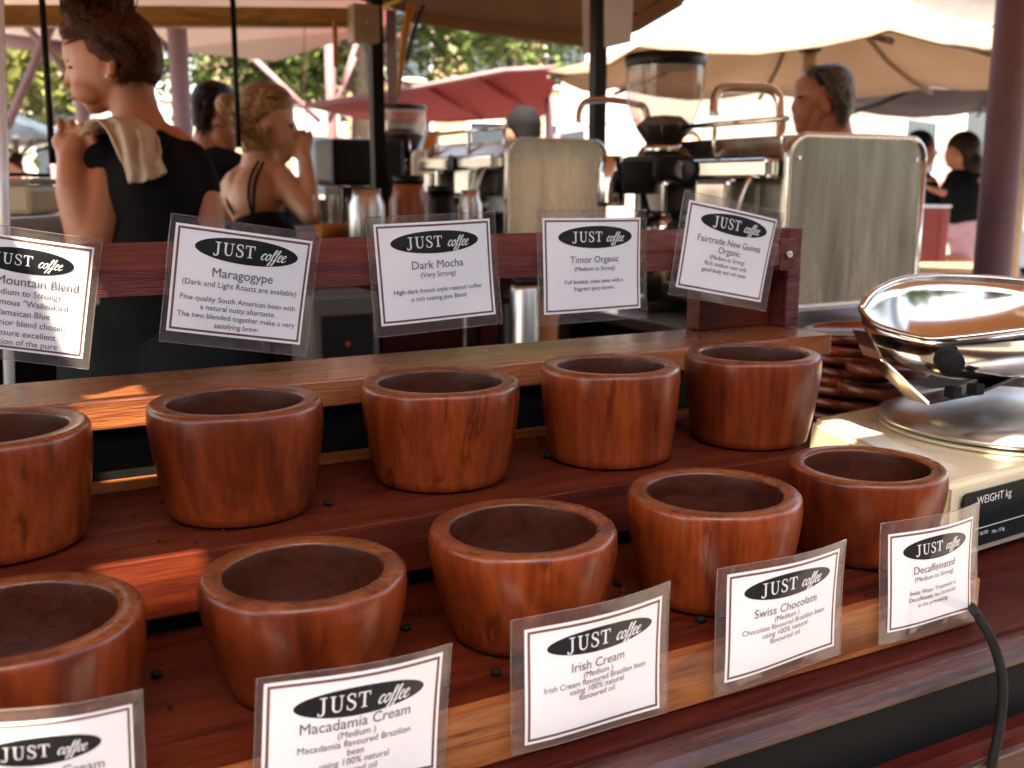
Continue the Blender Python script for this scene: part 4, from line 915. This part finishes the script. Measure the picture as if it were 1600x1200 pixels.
# cream tub at the left
c = P(35, 335, 2.2); t = thing('food_tub', (c.x, c.y, c.z), 'cream lidded tub standing on the bench at the left edge', 'tub'); m = MB()
q = Matrix.Rotation(-YAW, 4, 'Z'); q.translation = c
m.box((-.09,-.07,0), (.055,.07,.062), q, bev=.012); m.build('body', M['cream'], t)
m = MB(); m.box((-.095,-.075,.0625), (.06,.075,.075), q, bev=.005); m.build('lid', M['render'], t)
m = MB(); m.tube([q @ Vector(p) for p in ((-.08,0,.082), (-.01,0,.084), (.066,0,.082))], .004, 8); m.build('handle', M['darkpost'], t)
t = thing('side_bench', (c.x, c.y, 0), 'dark side bench under the cream tub at the left', 'bench')
m = MB(); m.box((-.75,-.3,-.045), (.05,.3,-.001), q, bev=.004); m.build('top', M['brush'], t)
m = MB(); m.box((-.74,-.26,.031-c.z), (.03,.28,-.0455), q); m.build('cabinet', M['cupboard'], t)

# ------------------------------------------------------------ people
def fuse(name, parts, mat, parent, vox=.008, it=6):
    m = MB()
    for p in parts:
        if p[0] == 'c':                              # tapered capsule chain: points, radii
            pts = [Vector(v) for v in p[1]]; rs = p[2]
            for i in range(len(pts)-1):
                m.tube([pts[i], pts[i+1]], [rs[i], rs[i+1]], 14)
            for v, r_ in zip(pts, rs): m.ell(v, (r_, r_, r_), None, 14)
        elif p[0] == 'e': m.ell(p[1], p[2], p[3] if len(p) > 3 else None, 20)
    o = m.build(name, mat, parent, smooth=True)
    md = o.modifiers.new('fuse', 'REMESH'); md.mode = 'VOXEL'; md.voxel_size = vox; md.use_smooth_shade = True
    sm = o.modifiers.new('soft', 'SMOOTH'); sm.iterations = it; sm.factor = .5
    return o
VM = Matrix((RT, F, UP)).transposed()               # ellipsoid axes: right, forward, up of the viewpoint
VR = lambda deg: VM @ Matrix.Rotation(R(deg), 3, 'Y')   # plus a roll (clockwise in the picture)
def hand(D, wrist, tip, side, k, parts_out, spread=.35, curl=.4, size=1.0):
    """palm and five fingers as capsules, added to the body's parts"""
    w_, t_ = Vector(wrist), Vector(tip); ax = (t_-w_); L = ax.length; ax.normalize(); sd_ = ax.cross(side).normalized(); nn = side.normalized()
    pc_ = w_+ax*L*.28; parts_out.append(('c', [w_, pc_, w_+ax*L*.48], [.020*size, .026*size, .024*size]))
    for i in range(4):
        o_ = sd_*((i-1.5)*.018*size); b0 = w_+ax*L*.48+o_; ln = L*(.48, .55, .52, .42)[i]
        m1 = b0+ax*ln*.5+nn*curl*.01+sd_*((i-1.5)*.004); m2 = m1+ax*ln*.35+nn*curl*.03
        parts_out.append(('c', [b0, m1, m2], [.0095*size, .0085*size, .0075*size]))
    tb = w_+ax*L*.12+sd_*-.022*size; parts_out.append(('c', [tb, tb+ax*L*.25-sd_*.018*size, tb+ax*L*.42-sd_*.010*size+nn*.012], [.012*size,.0105*size,.009*size]))
def px(d):
    return lambda x, y, dd=0: P(x, y, d+dd)

def strands(paths, n, jit, r_, mat, parent, seed=1):
    rnd = random.Random(seed); m = MB()
    for i in range(n):
        p = rnd.choice(paths); o_ = Vector((rnd.gauss(0, jit), rnd.gauss(0, jit), rnd.gauss(0, jit)))
        q = [Vector(v)+o_+Vector((rnd.gauss(0, jit*.35), rnd.gauss(0, jit*.35), rnd.gauss(0, jit*.35))) for v in p]
        q = arc(q, 4); m.tube(q, [r_*(.4+.6*math.sin(math.pi*(j+.5)/len(q))) for j in range(len(q))], 4, cap=False)
    return m.build('hair_strands', mat, parent)
# auburn woman with the towel
d = 2.0; Q = px(d); k = d/FP
t = thing('person', (Q(240,600).x, Q(240,600).y, .03), 'woman with auburn bun and black top seen from behind, beige towel on her shoulder', 'person')
sk = [('e', Q(172,92), (68*k,.072,78*k), VR(0)), ('e', Q(153,126), (38*k,.058,44*k), VR(10)), ('e', Q(134,84), (33*k,.056,36*k), VR(0)), ('c', [Q(126,112), Q(133,150)], [12*k, 11*k]),
      ('c', [Q(150,160), Q(182,142)], [19*k, 24*k]), ('e', Q(146,163), (15*k,.022,12*k), VR(10)), ('c', [Q(109,102), Q(104,126), Q(103,132)], [5*k, 6*k, 6.5*k]),
      ('e', Q(121,148), (6*k,.016,4*k), VM), ('e', Q(125,156), (6*k,.015,4*k), VM), ('e', Q(110,96), (6*k,.035,5*k), VM), ('e', Q(136,140,-.035), (26*k,.02,22*k), VM),
      ('e', Q(176,108,-.077), (9*k,.010,16*k), VR(8)), ('e', Q(172,116,-.073), (6*k,.012,8*k), VM),
      ('c', [Q(196,120), Q(212,175), Q(222,215)], [38*k, 36*k, 46*k]), ('c', [Q(222,205), Q(270,225), Q(305,255)], [26*k, 28*k, 24*k]),
      ('c', [Q(180,240,-.02), Q(166,300,-.04), Q(148,372,-.06)], [33*k, 40*k, 36*k]), ('c', [Q(140,375,-.06), Q(118,300,-.07), Q(112,248,-.06)], [34*k, 29*k, 21*k]),
      ('c', [Q(306,268), Q(322,320), Q(335,420), Q(325,500)], [27*k, 26*k, 23*k, 18*k]), ('e', Q(250,330), (48*k,.07,90*k), VM)]
hand(d, Q(112,250,-.06), Q(132,196,-.05), -F, k, sk, curl=.8)
fuse('body', sk, M['skin'], t, .0055, 5)
tp = [('c', [Q(196,222), Q(248,232), Q(298,246)], [30*k, 38*k, 27*k]), ('c', [Q(172,226,-.015), Q(166,262,-.03)], [36*k, 41*k]), ('e', Q(248,300), (82*k,.115,90*k), VM),
      ('c', [Q(306,258), Q(318,296)], [27*k, 28*k]), ('e', Q(252,400), (78*k,.11,110*k), VM), ('e', Q(255,520), (100*k,.135,120*k), VM)]
fuse('black_top', tp, M['tee'], t, .009, 6)
lg = [('c', [Q(215,580), Vector((Q(215,580).x, Q(215,580).y, .55)), Vector((Q(215,580).x, Q(215,580).y, .1))], [.15,.11,.06]), ('c', [Q(300,580), Vector((Q(300,580).x, Q(300,580).y, .55)), Vector((Q(300,580).x, Q(300,580).y, .1))], [.15,.11,.06])]
fuse('trousers', lg, M['tee2'], t, .015, 4)
hr = [('e', Q(186,80,.002), (66*k,.082,66*k), VR(12)), ('e', Q(206,95), (46*k,.078,54*k), VR(20)), ('e', Q(142,48), (44*k,.066,28*k), VR(-20)), ('e', Q(232,108), (18*k,.045,22*k), VM),
      ('e', Q(118,56), (20*k,.055,20*k), VM)]
for i in range(26):
    a = random.uniform(0, 6.28); hr.append(('e', Q(152+52*math.cos(a)*random.random(), 6+36*math.sin(a)*random.random(), random.uniform(-.03,.03)), (18*k,.022,12*k), VR(random.uniform(-60,60))))
for i in range(14):
    u_ = i/13; hr.append(('c', [Q(150+60*u_, 38+12*u_, -.07), Q(185+55*u_, 70+20*u_, -.082+.02*u_), Q(215+22*u_, 118-4*u_, -.06)], [7*k, 8*k, 6*k]))
fuse('hair', hr, M['hair_auburn'], t, .0045, 2)
side = [[Q(104+10*i, 60-5*i, -.05-.005*i), Q(150+8*i, 48+8*i, -.078), Q(200+5*i, 72+8*i, -.075), Q(228+2*i, 118+2*i, -.03)] for i in range(5)]
low = [[Q(186+6*i, 128-4*i, -.070), Q(210+4*i, 96-6*i, -.078), Q(206, 60, -.06), Q(188, 34, -.03)] for i in range(5)]
strands(side+low, 420, .0055, .0013, M['hair_auburn'], t, 3)
curl_ = []
for i in range(26):
    a0 = random.uniform(0, 6.28); rr_ = random.uniform(18, 50); cx_ = 152+random.uniform(-8, 8)
    curl_.append([Q(cx_+rr_*math.cos(a0+u_)*1.0, 8+rr_*.72*math.sin(a0+u_), -.035+.03*math.cos(a0*3)) for u_ in (0, .6, 1.2, 1.9)])
strands(curl_, 300, .006, .0015, M['hair_auburn'], t, 5)
m = MB(); m.ell(Q(168,119,-.088), (.0042,.0042,.0042), None, 12); m.build('pearl_earring', M['white'], t)
m = MB(); m.ell(Q(113,106,-.045), (.010,.006,.0026), VR(8), 10); m.build('eyelashes', M['hair_dark'], t)
m = MB(); m.ell(Q(112,94,-.041), (.012,.006,.0020), VR(-12), 10); m.build('eyebrow', M['hair_auburn'], t)
m = MB(); m.ell(Q(118,151,-.012), (.008,.012,.006), VM, 10); m.build('lips', plain('lip_colour', (.42,.10,.08), .4), t)
# towel
rows = [[(128,214,-.10),(138,208,-.10),(146,206,-.09),(152,210,-.06)], [(140,190,-.09),(165,186,-.10),(190,183,-.05),(222,184,.0)], [(152,186,-.12),(178,186,-.13),(205,186,-.10),(238,198,-.04)],
        [(168,200,-.135),(192,200,-.14),(218,202,-.13),(246,214,-.09)], [(180,225,-.14),(202,224,-.15),(226,226,-.14),(250,234,-.12)], [(188,250,-.14),(208,248,-.155),(230,250,-.15),(256,254,-.13)],
        [(195,272,-.14),(214,270,-.15),(238,270,-.145),(262,268,-.13)], [(200,287,-.135),(218,285,-.145),(236,281,-.145),(254,274,-.13)]]
def cloth_sheet(rows, name, mat, sub=5, fold=.006, th=.005):
    Rr = []
    pr = [arc([Q(*p) for p in r_], sub) for r_ in rows]
    nc = len(pr[0])
    cols_ = [arc([r_[j] for r_ in pr], sub) for j in range(nc)]
    nr_ = len(cols_[0]); vv = []
    for i in range(nr_):
        for j in range(nc):
            u_ = j/(nc-1); v_ = i/(nr_-1)
            vv.append(cols_[j][i] - F*(fold*math.sin(u_*17+v_*5)+fold*.6*noise.noise(Vector((u_*5, v_*7, 1)))*2))
    m = MB(); m.add(vv, [(i*nc+j, i*nc+j+1, (i+1)*nc+j+1, (i+1)*nc+j) for i in range(nr_-1) for j in range(nc-1)], 0, True)
    o = m.build(name, mat); s = o.modifiers.new('t', 'SOLIDIFY'); s.thickness = th; return o
tag(cloth_sheet(rows, 'towel', M['towel']), 'crumpled beige tea towel draped over the shoulder of the auburn woman', 'towel')

# blond woman
d = 2.85; Q = px(d); k = d/FP
t = thing('person', (Q(410,600).x, Q(410,600).y, .03), 'blond woman in a black camisole raising a hand to her mouth', 'person')
sk = [('e', Q(414,185), (45*k,.078,52*k), VM), ('e', Q(434,208), (30*k,.06,40*k), VR(-8)), ('e', Q(440,240), (17*k,.035,15*k), VM), ('c', [Q(456,192), Q(463,207)], [6*k, 5*k]),
      ('e', Q(448,177), (10*k,.04,10*k), VM), ('e', Q(456,222), (6*k,.015,5*k), VM), ('e', Q(413,196,-.078), (7*k,.01,11*k), VM),
      ('c', [Q(408,220), Q(402,262)], [25*k, 26*k]), ('c', [Q(366,282), Q(402,268), Q(440,280)], [16*k, 24*k, 22*k]), ('e', Q(400,315), (44*k,.10,55*k), VM), ('e', Q(372,300), (22*k,.07,35*k), VM),
      ('c', [Q(443,285,-.02), Q(468,315,-.06), Q(484,334,-.08)], [22*k, 19*k, 17*k]), ('c', [Q(484,336,-.08), Q(484,290,-.04), Q(478,248,0)], [16*k, 13*k, 9.5*k]),
      ('c', [Q(358,290,0), Q(352,340,.05)], [14*k, 13*k])]
hand(d, Q(478,250), Q(466,203), RT*.3-F, k, sk, curl=.6, size=.85)
fuse('body', sk, M['skin2'], t, .006, 5)
fuse('camisole', [('e', Q(412,372), (52*k,.115,48*k), VM), ('e', Q(415,440), (50*k,.12,90*k), VM), ('c', [Q(372,338), Q(412,352), Q(448,338)], [10*k, 24*k, 8*k])], M['tee'], t, .008, 4)
for pts in ([(404,252,-.075),(392,275,-.098),(388,305,-.107),(394,334,-.105)], [(412,253,-.075),(399,285,-.104),(396,334,-.108)], [(352,300,-.03),(358,322,-.07),(366,336,-.085)]):
    m = MB(); m.tube(arc([Q(*p) for p in pts]), .004, 8); m.build('strap', M['tee'], t)
hr = [('e', Q(411,177,.004), (48*k,.086,50*k), VM), ('e', Q(401,206), (29*k,.076,38*k), VM), ('e', Q(396,234), (18*k,.055,15*k), VM), ('e', Q(430,160), (28*k,.07,28*k), VM), ('e', Q(354,164), (18*k,.034,18*k), VM), ('e', Q(368,167), (9*k,.022,9*k), VM)]
for i in range(12):
    u_ = i/11; hr.append(('c', [Q(448-14*u_, 150+20*u_, -.05), Q(412-12*u_, 142+36*u_, -.088), Q(372, 160+12*u_, -.02)], [5*k, 6*k, 4*k]))
fuse('hair', hr, M['hair_blond'], t, .005, 2)
strands([[Q(452-6*i, 150+6*i, -.05), Q(420-6*i, 138+12*i, -.088), Q(385-4*i, 150+10*i, -.07), Q(366, 164+2*i, -.02)] for i in range(6)] + [[Q(420, 200+8*i, -.07), Q(400-3*i, 195+8*i, -.082), Q(376, 185, -.05), Q(366, 172, -.02)] for i in range(5)], 150, .004, .0024, M['hair_blond'], t, 7)
fuse('trousers', [('c', [Q(415,480), Vector((Q(415,480).x, Q(415,480).y, .12))], [.15,.08])], M['tee'], t, .02, 4)
m = MB(); m.ell(Q(455,196,-.03), (.007,.01,.004), VM, 10); m.build('eye', M['hair_dark'], t)

# dark haired man behind her
d = 3.02; Q = px(d); k = d/FP
t = thing('person', (Q(330,600).x, Q(330,600).y, .03), 'dark haired man in a charcoal t-shirt behind the two women', 'person')
sk = [('e', Q(337,172), (31*k,.08,40*k), VM), ('e', Q(350,205), (22*k,.06,30*k), VR(-10)), ('c', [Q(372,192), Q(374,202)], [4*k, 4*k]), ('e', Q(356,228), (14*k,.035,11*k), VM), ('e', Q(336,190,-.078), (6*k,.01,9*k), VM),
      ('c', [Q(328,200), Q(322,240)], [22*k, 24*k]), ('c', [Q(300,330), Q(318,400)], [14*k, 12*k])]
fuse('body', sk, M['skin3'], t, .007, 5)
fuse('t_shirt', [('c', [Q(300,258), Q(325,248), Q(365,262)], [26*k, 26*k, 26*k]), ('e', Q(330,320), (48*k,.12,75*k), VM), ('e', Q(335,430), (46*k,.12,80*k), VM), ('c', [Q(375,262), Q(392,310)], [20*k, 20*k]), ('c', [Q(296,262), Q(290,320)], [22*k, 20*k])], M['tee2'], t, .010, 6)
fuse('hair', [('e', Q(334,160,.004), (34*k,.086,34*k), VM), ('e', Q(322,182,.0), (19*k,.084,32*k), VM), ('e', Q(345,150,0), (24*k,.07,20*k), VM)], M['hair_dark'], t, .006, 2)
strands([[Q(350,140,-.05), Q(325,145,-.085), Q(312,165,-.06), Q(310,200,-.03)], [Q(350,150,-.06), Q(335,155,-.09), Q(322,180,-.085), Q(316,208,-.05)]], 60, .007, .002, M['hair_dark'], t, 12)
fuse('trousers', [('c', [Q(335,500), Vector((Q(335,500).x, Q(335,500).y, .12))], [.15,.09])], M['tee2'], t, .02, 4)

# grey haired man in profile
d = 2.95; Q = px(d); k = d/FP
t = thing('person', (Q(1300,600).x, Q(1300,600).y, 0), 'grey haired man in profile behind the large steel side panel', 'person')
sk = [('e', Q(1286,150), (41*k,.078,42*k), VM), ('e', Q(1262,172), (23*k,.055,36*k), VR(6)), ('e', Q(1260,135), (18*k,.055,22*k), VM), ('c', [Q(1247,150), Q(1239,170)], [5*k, 5*k]), ('e', Q(1248,180), (5*k,.015,3.5*k), VM), ('e', Q(1250,188), (5*k,.015,3.5*k), VM),
      ('e', Q(1255,200), (13*k,.03,11*k), VM), ('c', [Q(1262,205), Q(1285,195)], [14*k, 18*k]), ('e', Q(1291,166,-.080), (8*k,.01,13*k), VR(6)), ('c', [Q(1300,190), Q(1308,240)], [27*k, 30*k]), ('e', Q(1248,140), (5*k,.035,4*k), VM)]
fuse('body', sk, M['skin3'], t, .006, 5)
hr = [('e', Q(1296,138,.0), (37*k,.092,37*k), VR(-8)), ('e', Q(1310,168,.0), (21*k,.084,34*k), VR(6)), ('e', Q(1276,121,.0), (28*k,.078,16*k), VR(-12))]
for i in range(16):
    a = random.uniform(-.6, 1.6); hr.append(('e', Q(1298+32*math.cos(a-.3), 142-32*math.sin(a)+20, random.uniform(-.07,.02)), (7*k,.014,8*k), VR(random.uniform(-50,50))))
fuse('hair', hr, M['hair_grey'], t, .005, 2)
strands([[Q(1262+8*i, 112-i, -.06), Q(1290+4*i, 118+6*i, -.09), Q(1308+3*i, 145+6*i, -.085), Q(1316, 185+3*i, -.05)] for i in range(5)], 110, .006, .0022, M['hair_grey'], t, 9)
fuse('shirt', [('c', [Q(1250,262), Q(1308,246), Q(1372,264)], [26*k, 30*k, 28*k]), ('e', Q(1310,360), (72*k,.13,110*k), VM), ('e', Q(1310,480), (66*k,.13,100*k), VM)], M['lilac'], t, .012, 6)
fuse('trousers', [('c', [Q(1310,560), Vector((Q(1310,560).x, Q(1310,560).y, .1))], [.17,.1])], M['tee2'], t, .02, 4)
m = MB(); m.ell(Q(1250,152,-.045), (.008,.01,.004), VM, 10); m.build('eye', M['hair_dark'], t)
m = MB(); m.tube(arc([Q(1296,108,-.085), Q(1276,114,-.085), Q(1284,132,-.09)]), .007, 8); m.build('sunglasses', M['black'], t)

# woman in black top and pink skirt, far right
d = 6.6; Q = px(d); k = d/FP; gz = 0
t = thing('person', (Q(1505,400).x, Q(1505,400).y, 0), 'black haired woman in a black top and pink skirt near the right post', 'person')
base_ = Q(1512,420)
sk = [('e', Q(1492,243), (15*k,.08,22*k), VM), ('c', [Q(1481,246), Q(1477,251)], [3*k, 2.5*k]), ('c', [Q(1498,255), Q(1502,278)], [11*k, 12*k]), ('c', [Q(1522,285,-.03), Q(1526,318,-.06)], [12*k, 11*k]), ('c', [Q(1526,318,-.06), Q(1490,306,-.06), Q(1464,298,-.02)], [11*k, 9*k, 6*k]),
      ('c', [base_, Vector((base_.x+.05, base_.y, .08))], [.11,.055]), ('c', [base_-Vector((.12,0,0)), Vector((base_.x-.1, base_.y, .08))], [.11,.055])]
hand(d, Q(1466,298,-.02), Q(1446,294,-.02), UP, k, sk, size=.9)
fuse('body', sk, M['skin3'], t, .012, 4)
fuse('hair', [('e', Q(1506,232), (26*k,.11,28*k), VM), ('e', Q(1516,258), (18*k,.10,24*k), VM)], M['hair_dark'], t, .014, 2)
fuse('top', [('c', [Q(1494,280), Q(1518,280)], [17*k, 18*k]), ('e', Q(1500,312), (34*k,.14,44*k), VM), ('e', Q(1500,335), (37*k,.14,24*k), VM)], M['tee'], t, .014, 4)
fuse('skirt', [('c', [Q(1504,350), Q(1512,380), Q(1516,420)], [26*k, 28*k, 26*k]), ('c', [Q(1500,350), Q(1480,362)], [20*k, 16*k])], M['pink'], t, .014, 4)

def person(px_, py_, d, h, face_deg, shirt, trousers, hair, label, skin='skin3', armr=None):
    """standing figure: head centre at the picture point, total height h"""
    c = P(px_, py_, d); base = Vector((c.x, c.y, 0)); s = c.z/(h*.935) if h is None else 1; hh = c.z/.935
    q = Matrix.Rotation(R(face_deg), 3, 'Z'); W = lambda x, y, z: base + q @ Vector((x*hh, y*hh, 0)) + Vector((0, 0, z*hh))
    t = thing('person', base, label, 'person')
    sk = [('e', W(0,0,.94), (.048*hh,.056*hh,.066*hh), q), ('e', W(0,.022,.915), (.036*hh,.036*hh,.045*hh), q), ('e', W(0,.060,.925), (.008*hh,.012*hh,.012*hh), q),
          ('e', W(.047,0,.93), (.006*hh,.012*hh,.018*hh), q), ('e', W(-.047,0,.93), (.006*hh,.012*hh,.018*hh), q), ('c', [W(0,-.005,.9), W(0,-.01,.82)], [.033*hh,.04*hh])]
    for s_ in (-1, 1):
        sk += [('c', [W(.115*s_,0,.80), W(.135*s_,.0,.63), W(.12*s_,.06,.50)], [.032*hh,.026*hh,.018*hh]), ('c', [W(.05*s_,0,.5), W(.055*s_,.01,.27), W(.055*s_,-.01,.05)], [.052*hh,.036*hh,.022*hh]), ('c', [W(.055*s_,-.01,.025), W(.06*s_,.07,.018)], [.022*hh,.018*hh])]
        hand(d, W(.12*s_,.06,.50), W(.115*s_,.085,.40), q @ Vector((-s_, 0, 0)), 1, sk)
    fuse('body', sk, M[skin], t, .014, 4)
    fuse('shirt', [('c', [W(-.09,0,.80), W(0,0,.815), W(.09,0,.80)], [.042*hh,.048*hh,.042*hh]), ('e', W(0,0,.70), (.105*hh,.068*hh,.13*hh), q), ('e', W(0,0,.58), (.095*hh,.066*hh,.10*hh), q)] +
         [('c', [W(.115*s_,0,.79), W(.13*s_,0,.70)], [.038*hh,.036*hh]) for s_ in (-1, 1)], shirt, t, .016, 4)
    fuse('trousers', [('c', [W(.05*s_,0,.52), W(.055*s_,.01,.27), W(.055*s_,-.01,.06)], [.062*hh,.044*hh,.034*hh]) for s_ in (-1, 1)], trousers, t, .016, 4)
    fuse('hair', [('e', W(0,-.012,.96), (.054*hh,.058*hh,.056*hh), q), ('e', W(0,-.03,.935), (.048*hh,.036*hh,.05*hh), q)], M[hair], t, .014, 2)
person(1440, 235, 6.8, 1, -120, M['tee'], M['tee2'], 'hair_dark', 'dark clothed person half hidden behind the steel side panel, facing the pink skirt')
person(1074, 236, 6.0, 1, 160, M['tee2'], M['tee2'], 'hair_dark', 'distant dark haired person between the large grinder and the tall tap')
person(815, 207, 5.5, 1, 10, M['tee2'], M['tee2'], 'tee', 'distant person whose dark head shows above the middle espresso machine')
person(20, 268, 9, 1, 150, M['red'], M['tee2'], 'hair_dark', 'distant person in red beyond the cream tub')

# chairs and red cooler near the right post
def chair(c, ang, label):
    t = thing('wooden_chair', c, label, 'chair', 'pale wooden chairs near the right post'); q = Matrix.Rotation(ang, 4, 'Z'); q.translation = Vector(c)
    m = MB(); m.box((-.22,-.22,.44), (.22,.22,.47), q, bev=.006); m.build('seat', M['render2'], t)
    for x in (-.2, .2):
        for y in (-.2, .2):
            m = MB(); m.box((x-.018,y-.018,0), (x+.018,y+.018,.4395 if y < 0 else .92), q); m.build('leg', M['render'], t) if y < 0 else None
            if y > 0:
                m = MB(); m.box((x-.018,y+.021,0), (x+.018,y+.057,.92), q); m.build('leg', M['render'], t)
    for z in (.62, .74, .86):
        m = MB(); m.box((-.181,.225,z), (.181,.245,z+.06), q, bev=.003); m.build('slat', M['render2'], t)
p = P(1450, 400, 6.0); chair((p.x, p.y, 0), 2.6, 'pale wooden chair just right of the steel side panel')
p = P(1500, 420, 5.6); chair((p.x, p.y, 0), 2.2, 'pale wooden chair in front of the pink skirt')
p = P(1461, 330, 6.3); t = thing('drinks_cooler', (p.x, p.y, 0), 'red drinks cooler beside the woman in the pink skirt', 'cooler')
m = MB(); m.box((p.x-.045,p.y-.08,0), (p.x+.045,p.y+.08,p.z+.02), bev=.02); m.build('body', M['red'], t)
m = MB(); m.box((p.x-.05,p.y-.085,p.z+.021), (p.x+.05,p.y+.085,p.z+.04), bev=.01); m.build('lid', M['carwhite'], t)
for o in bpy.data.objects:
    if '_o' in o: del o['_o']
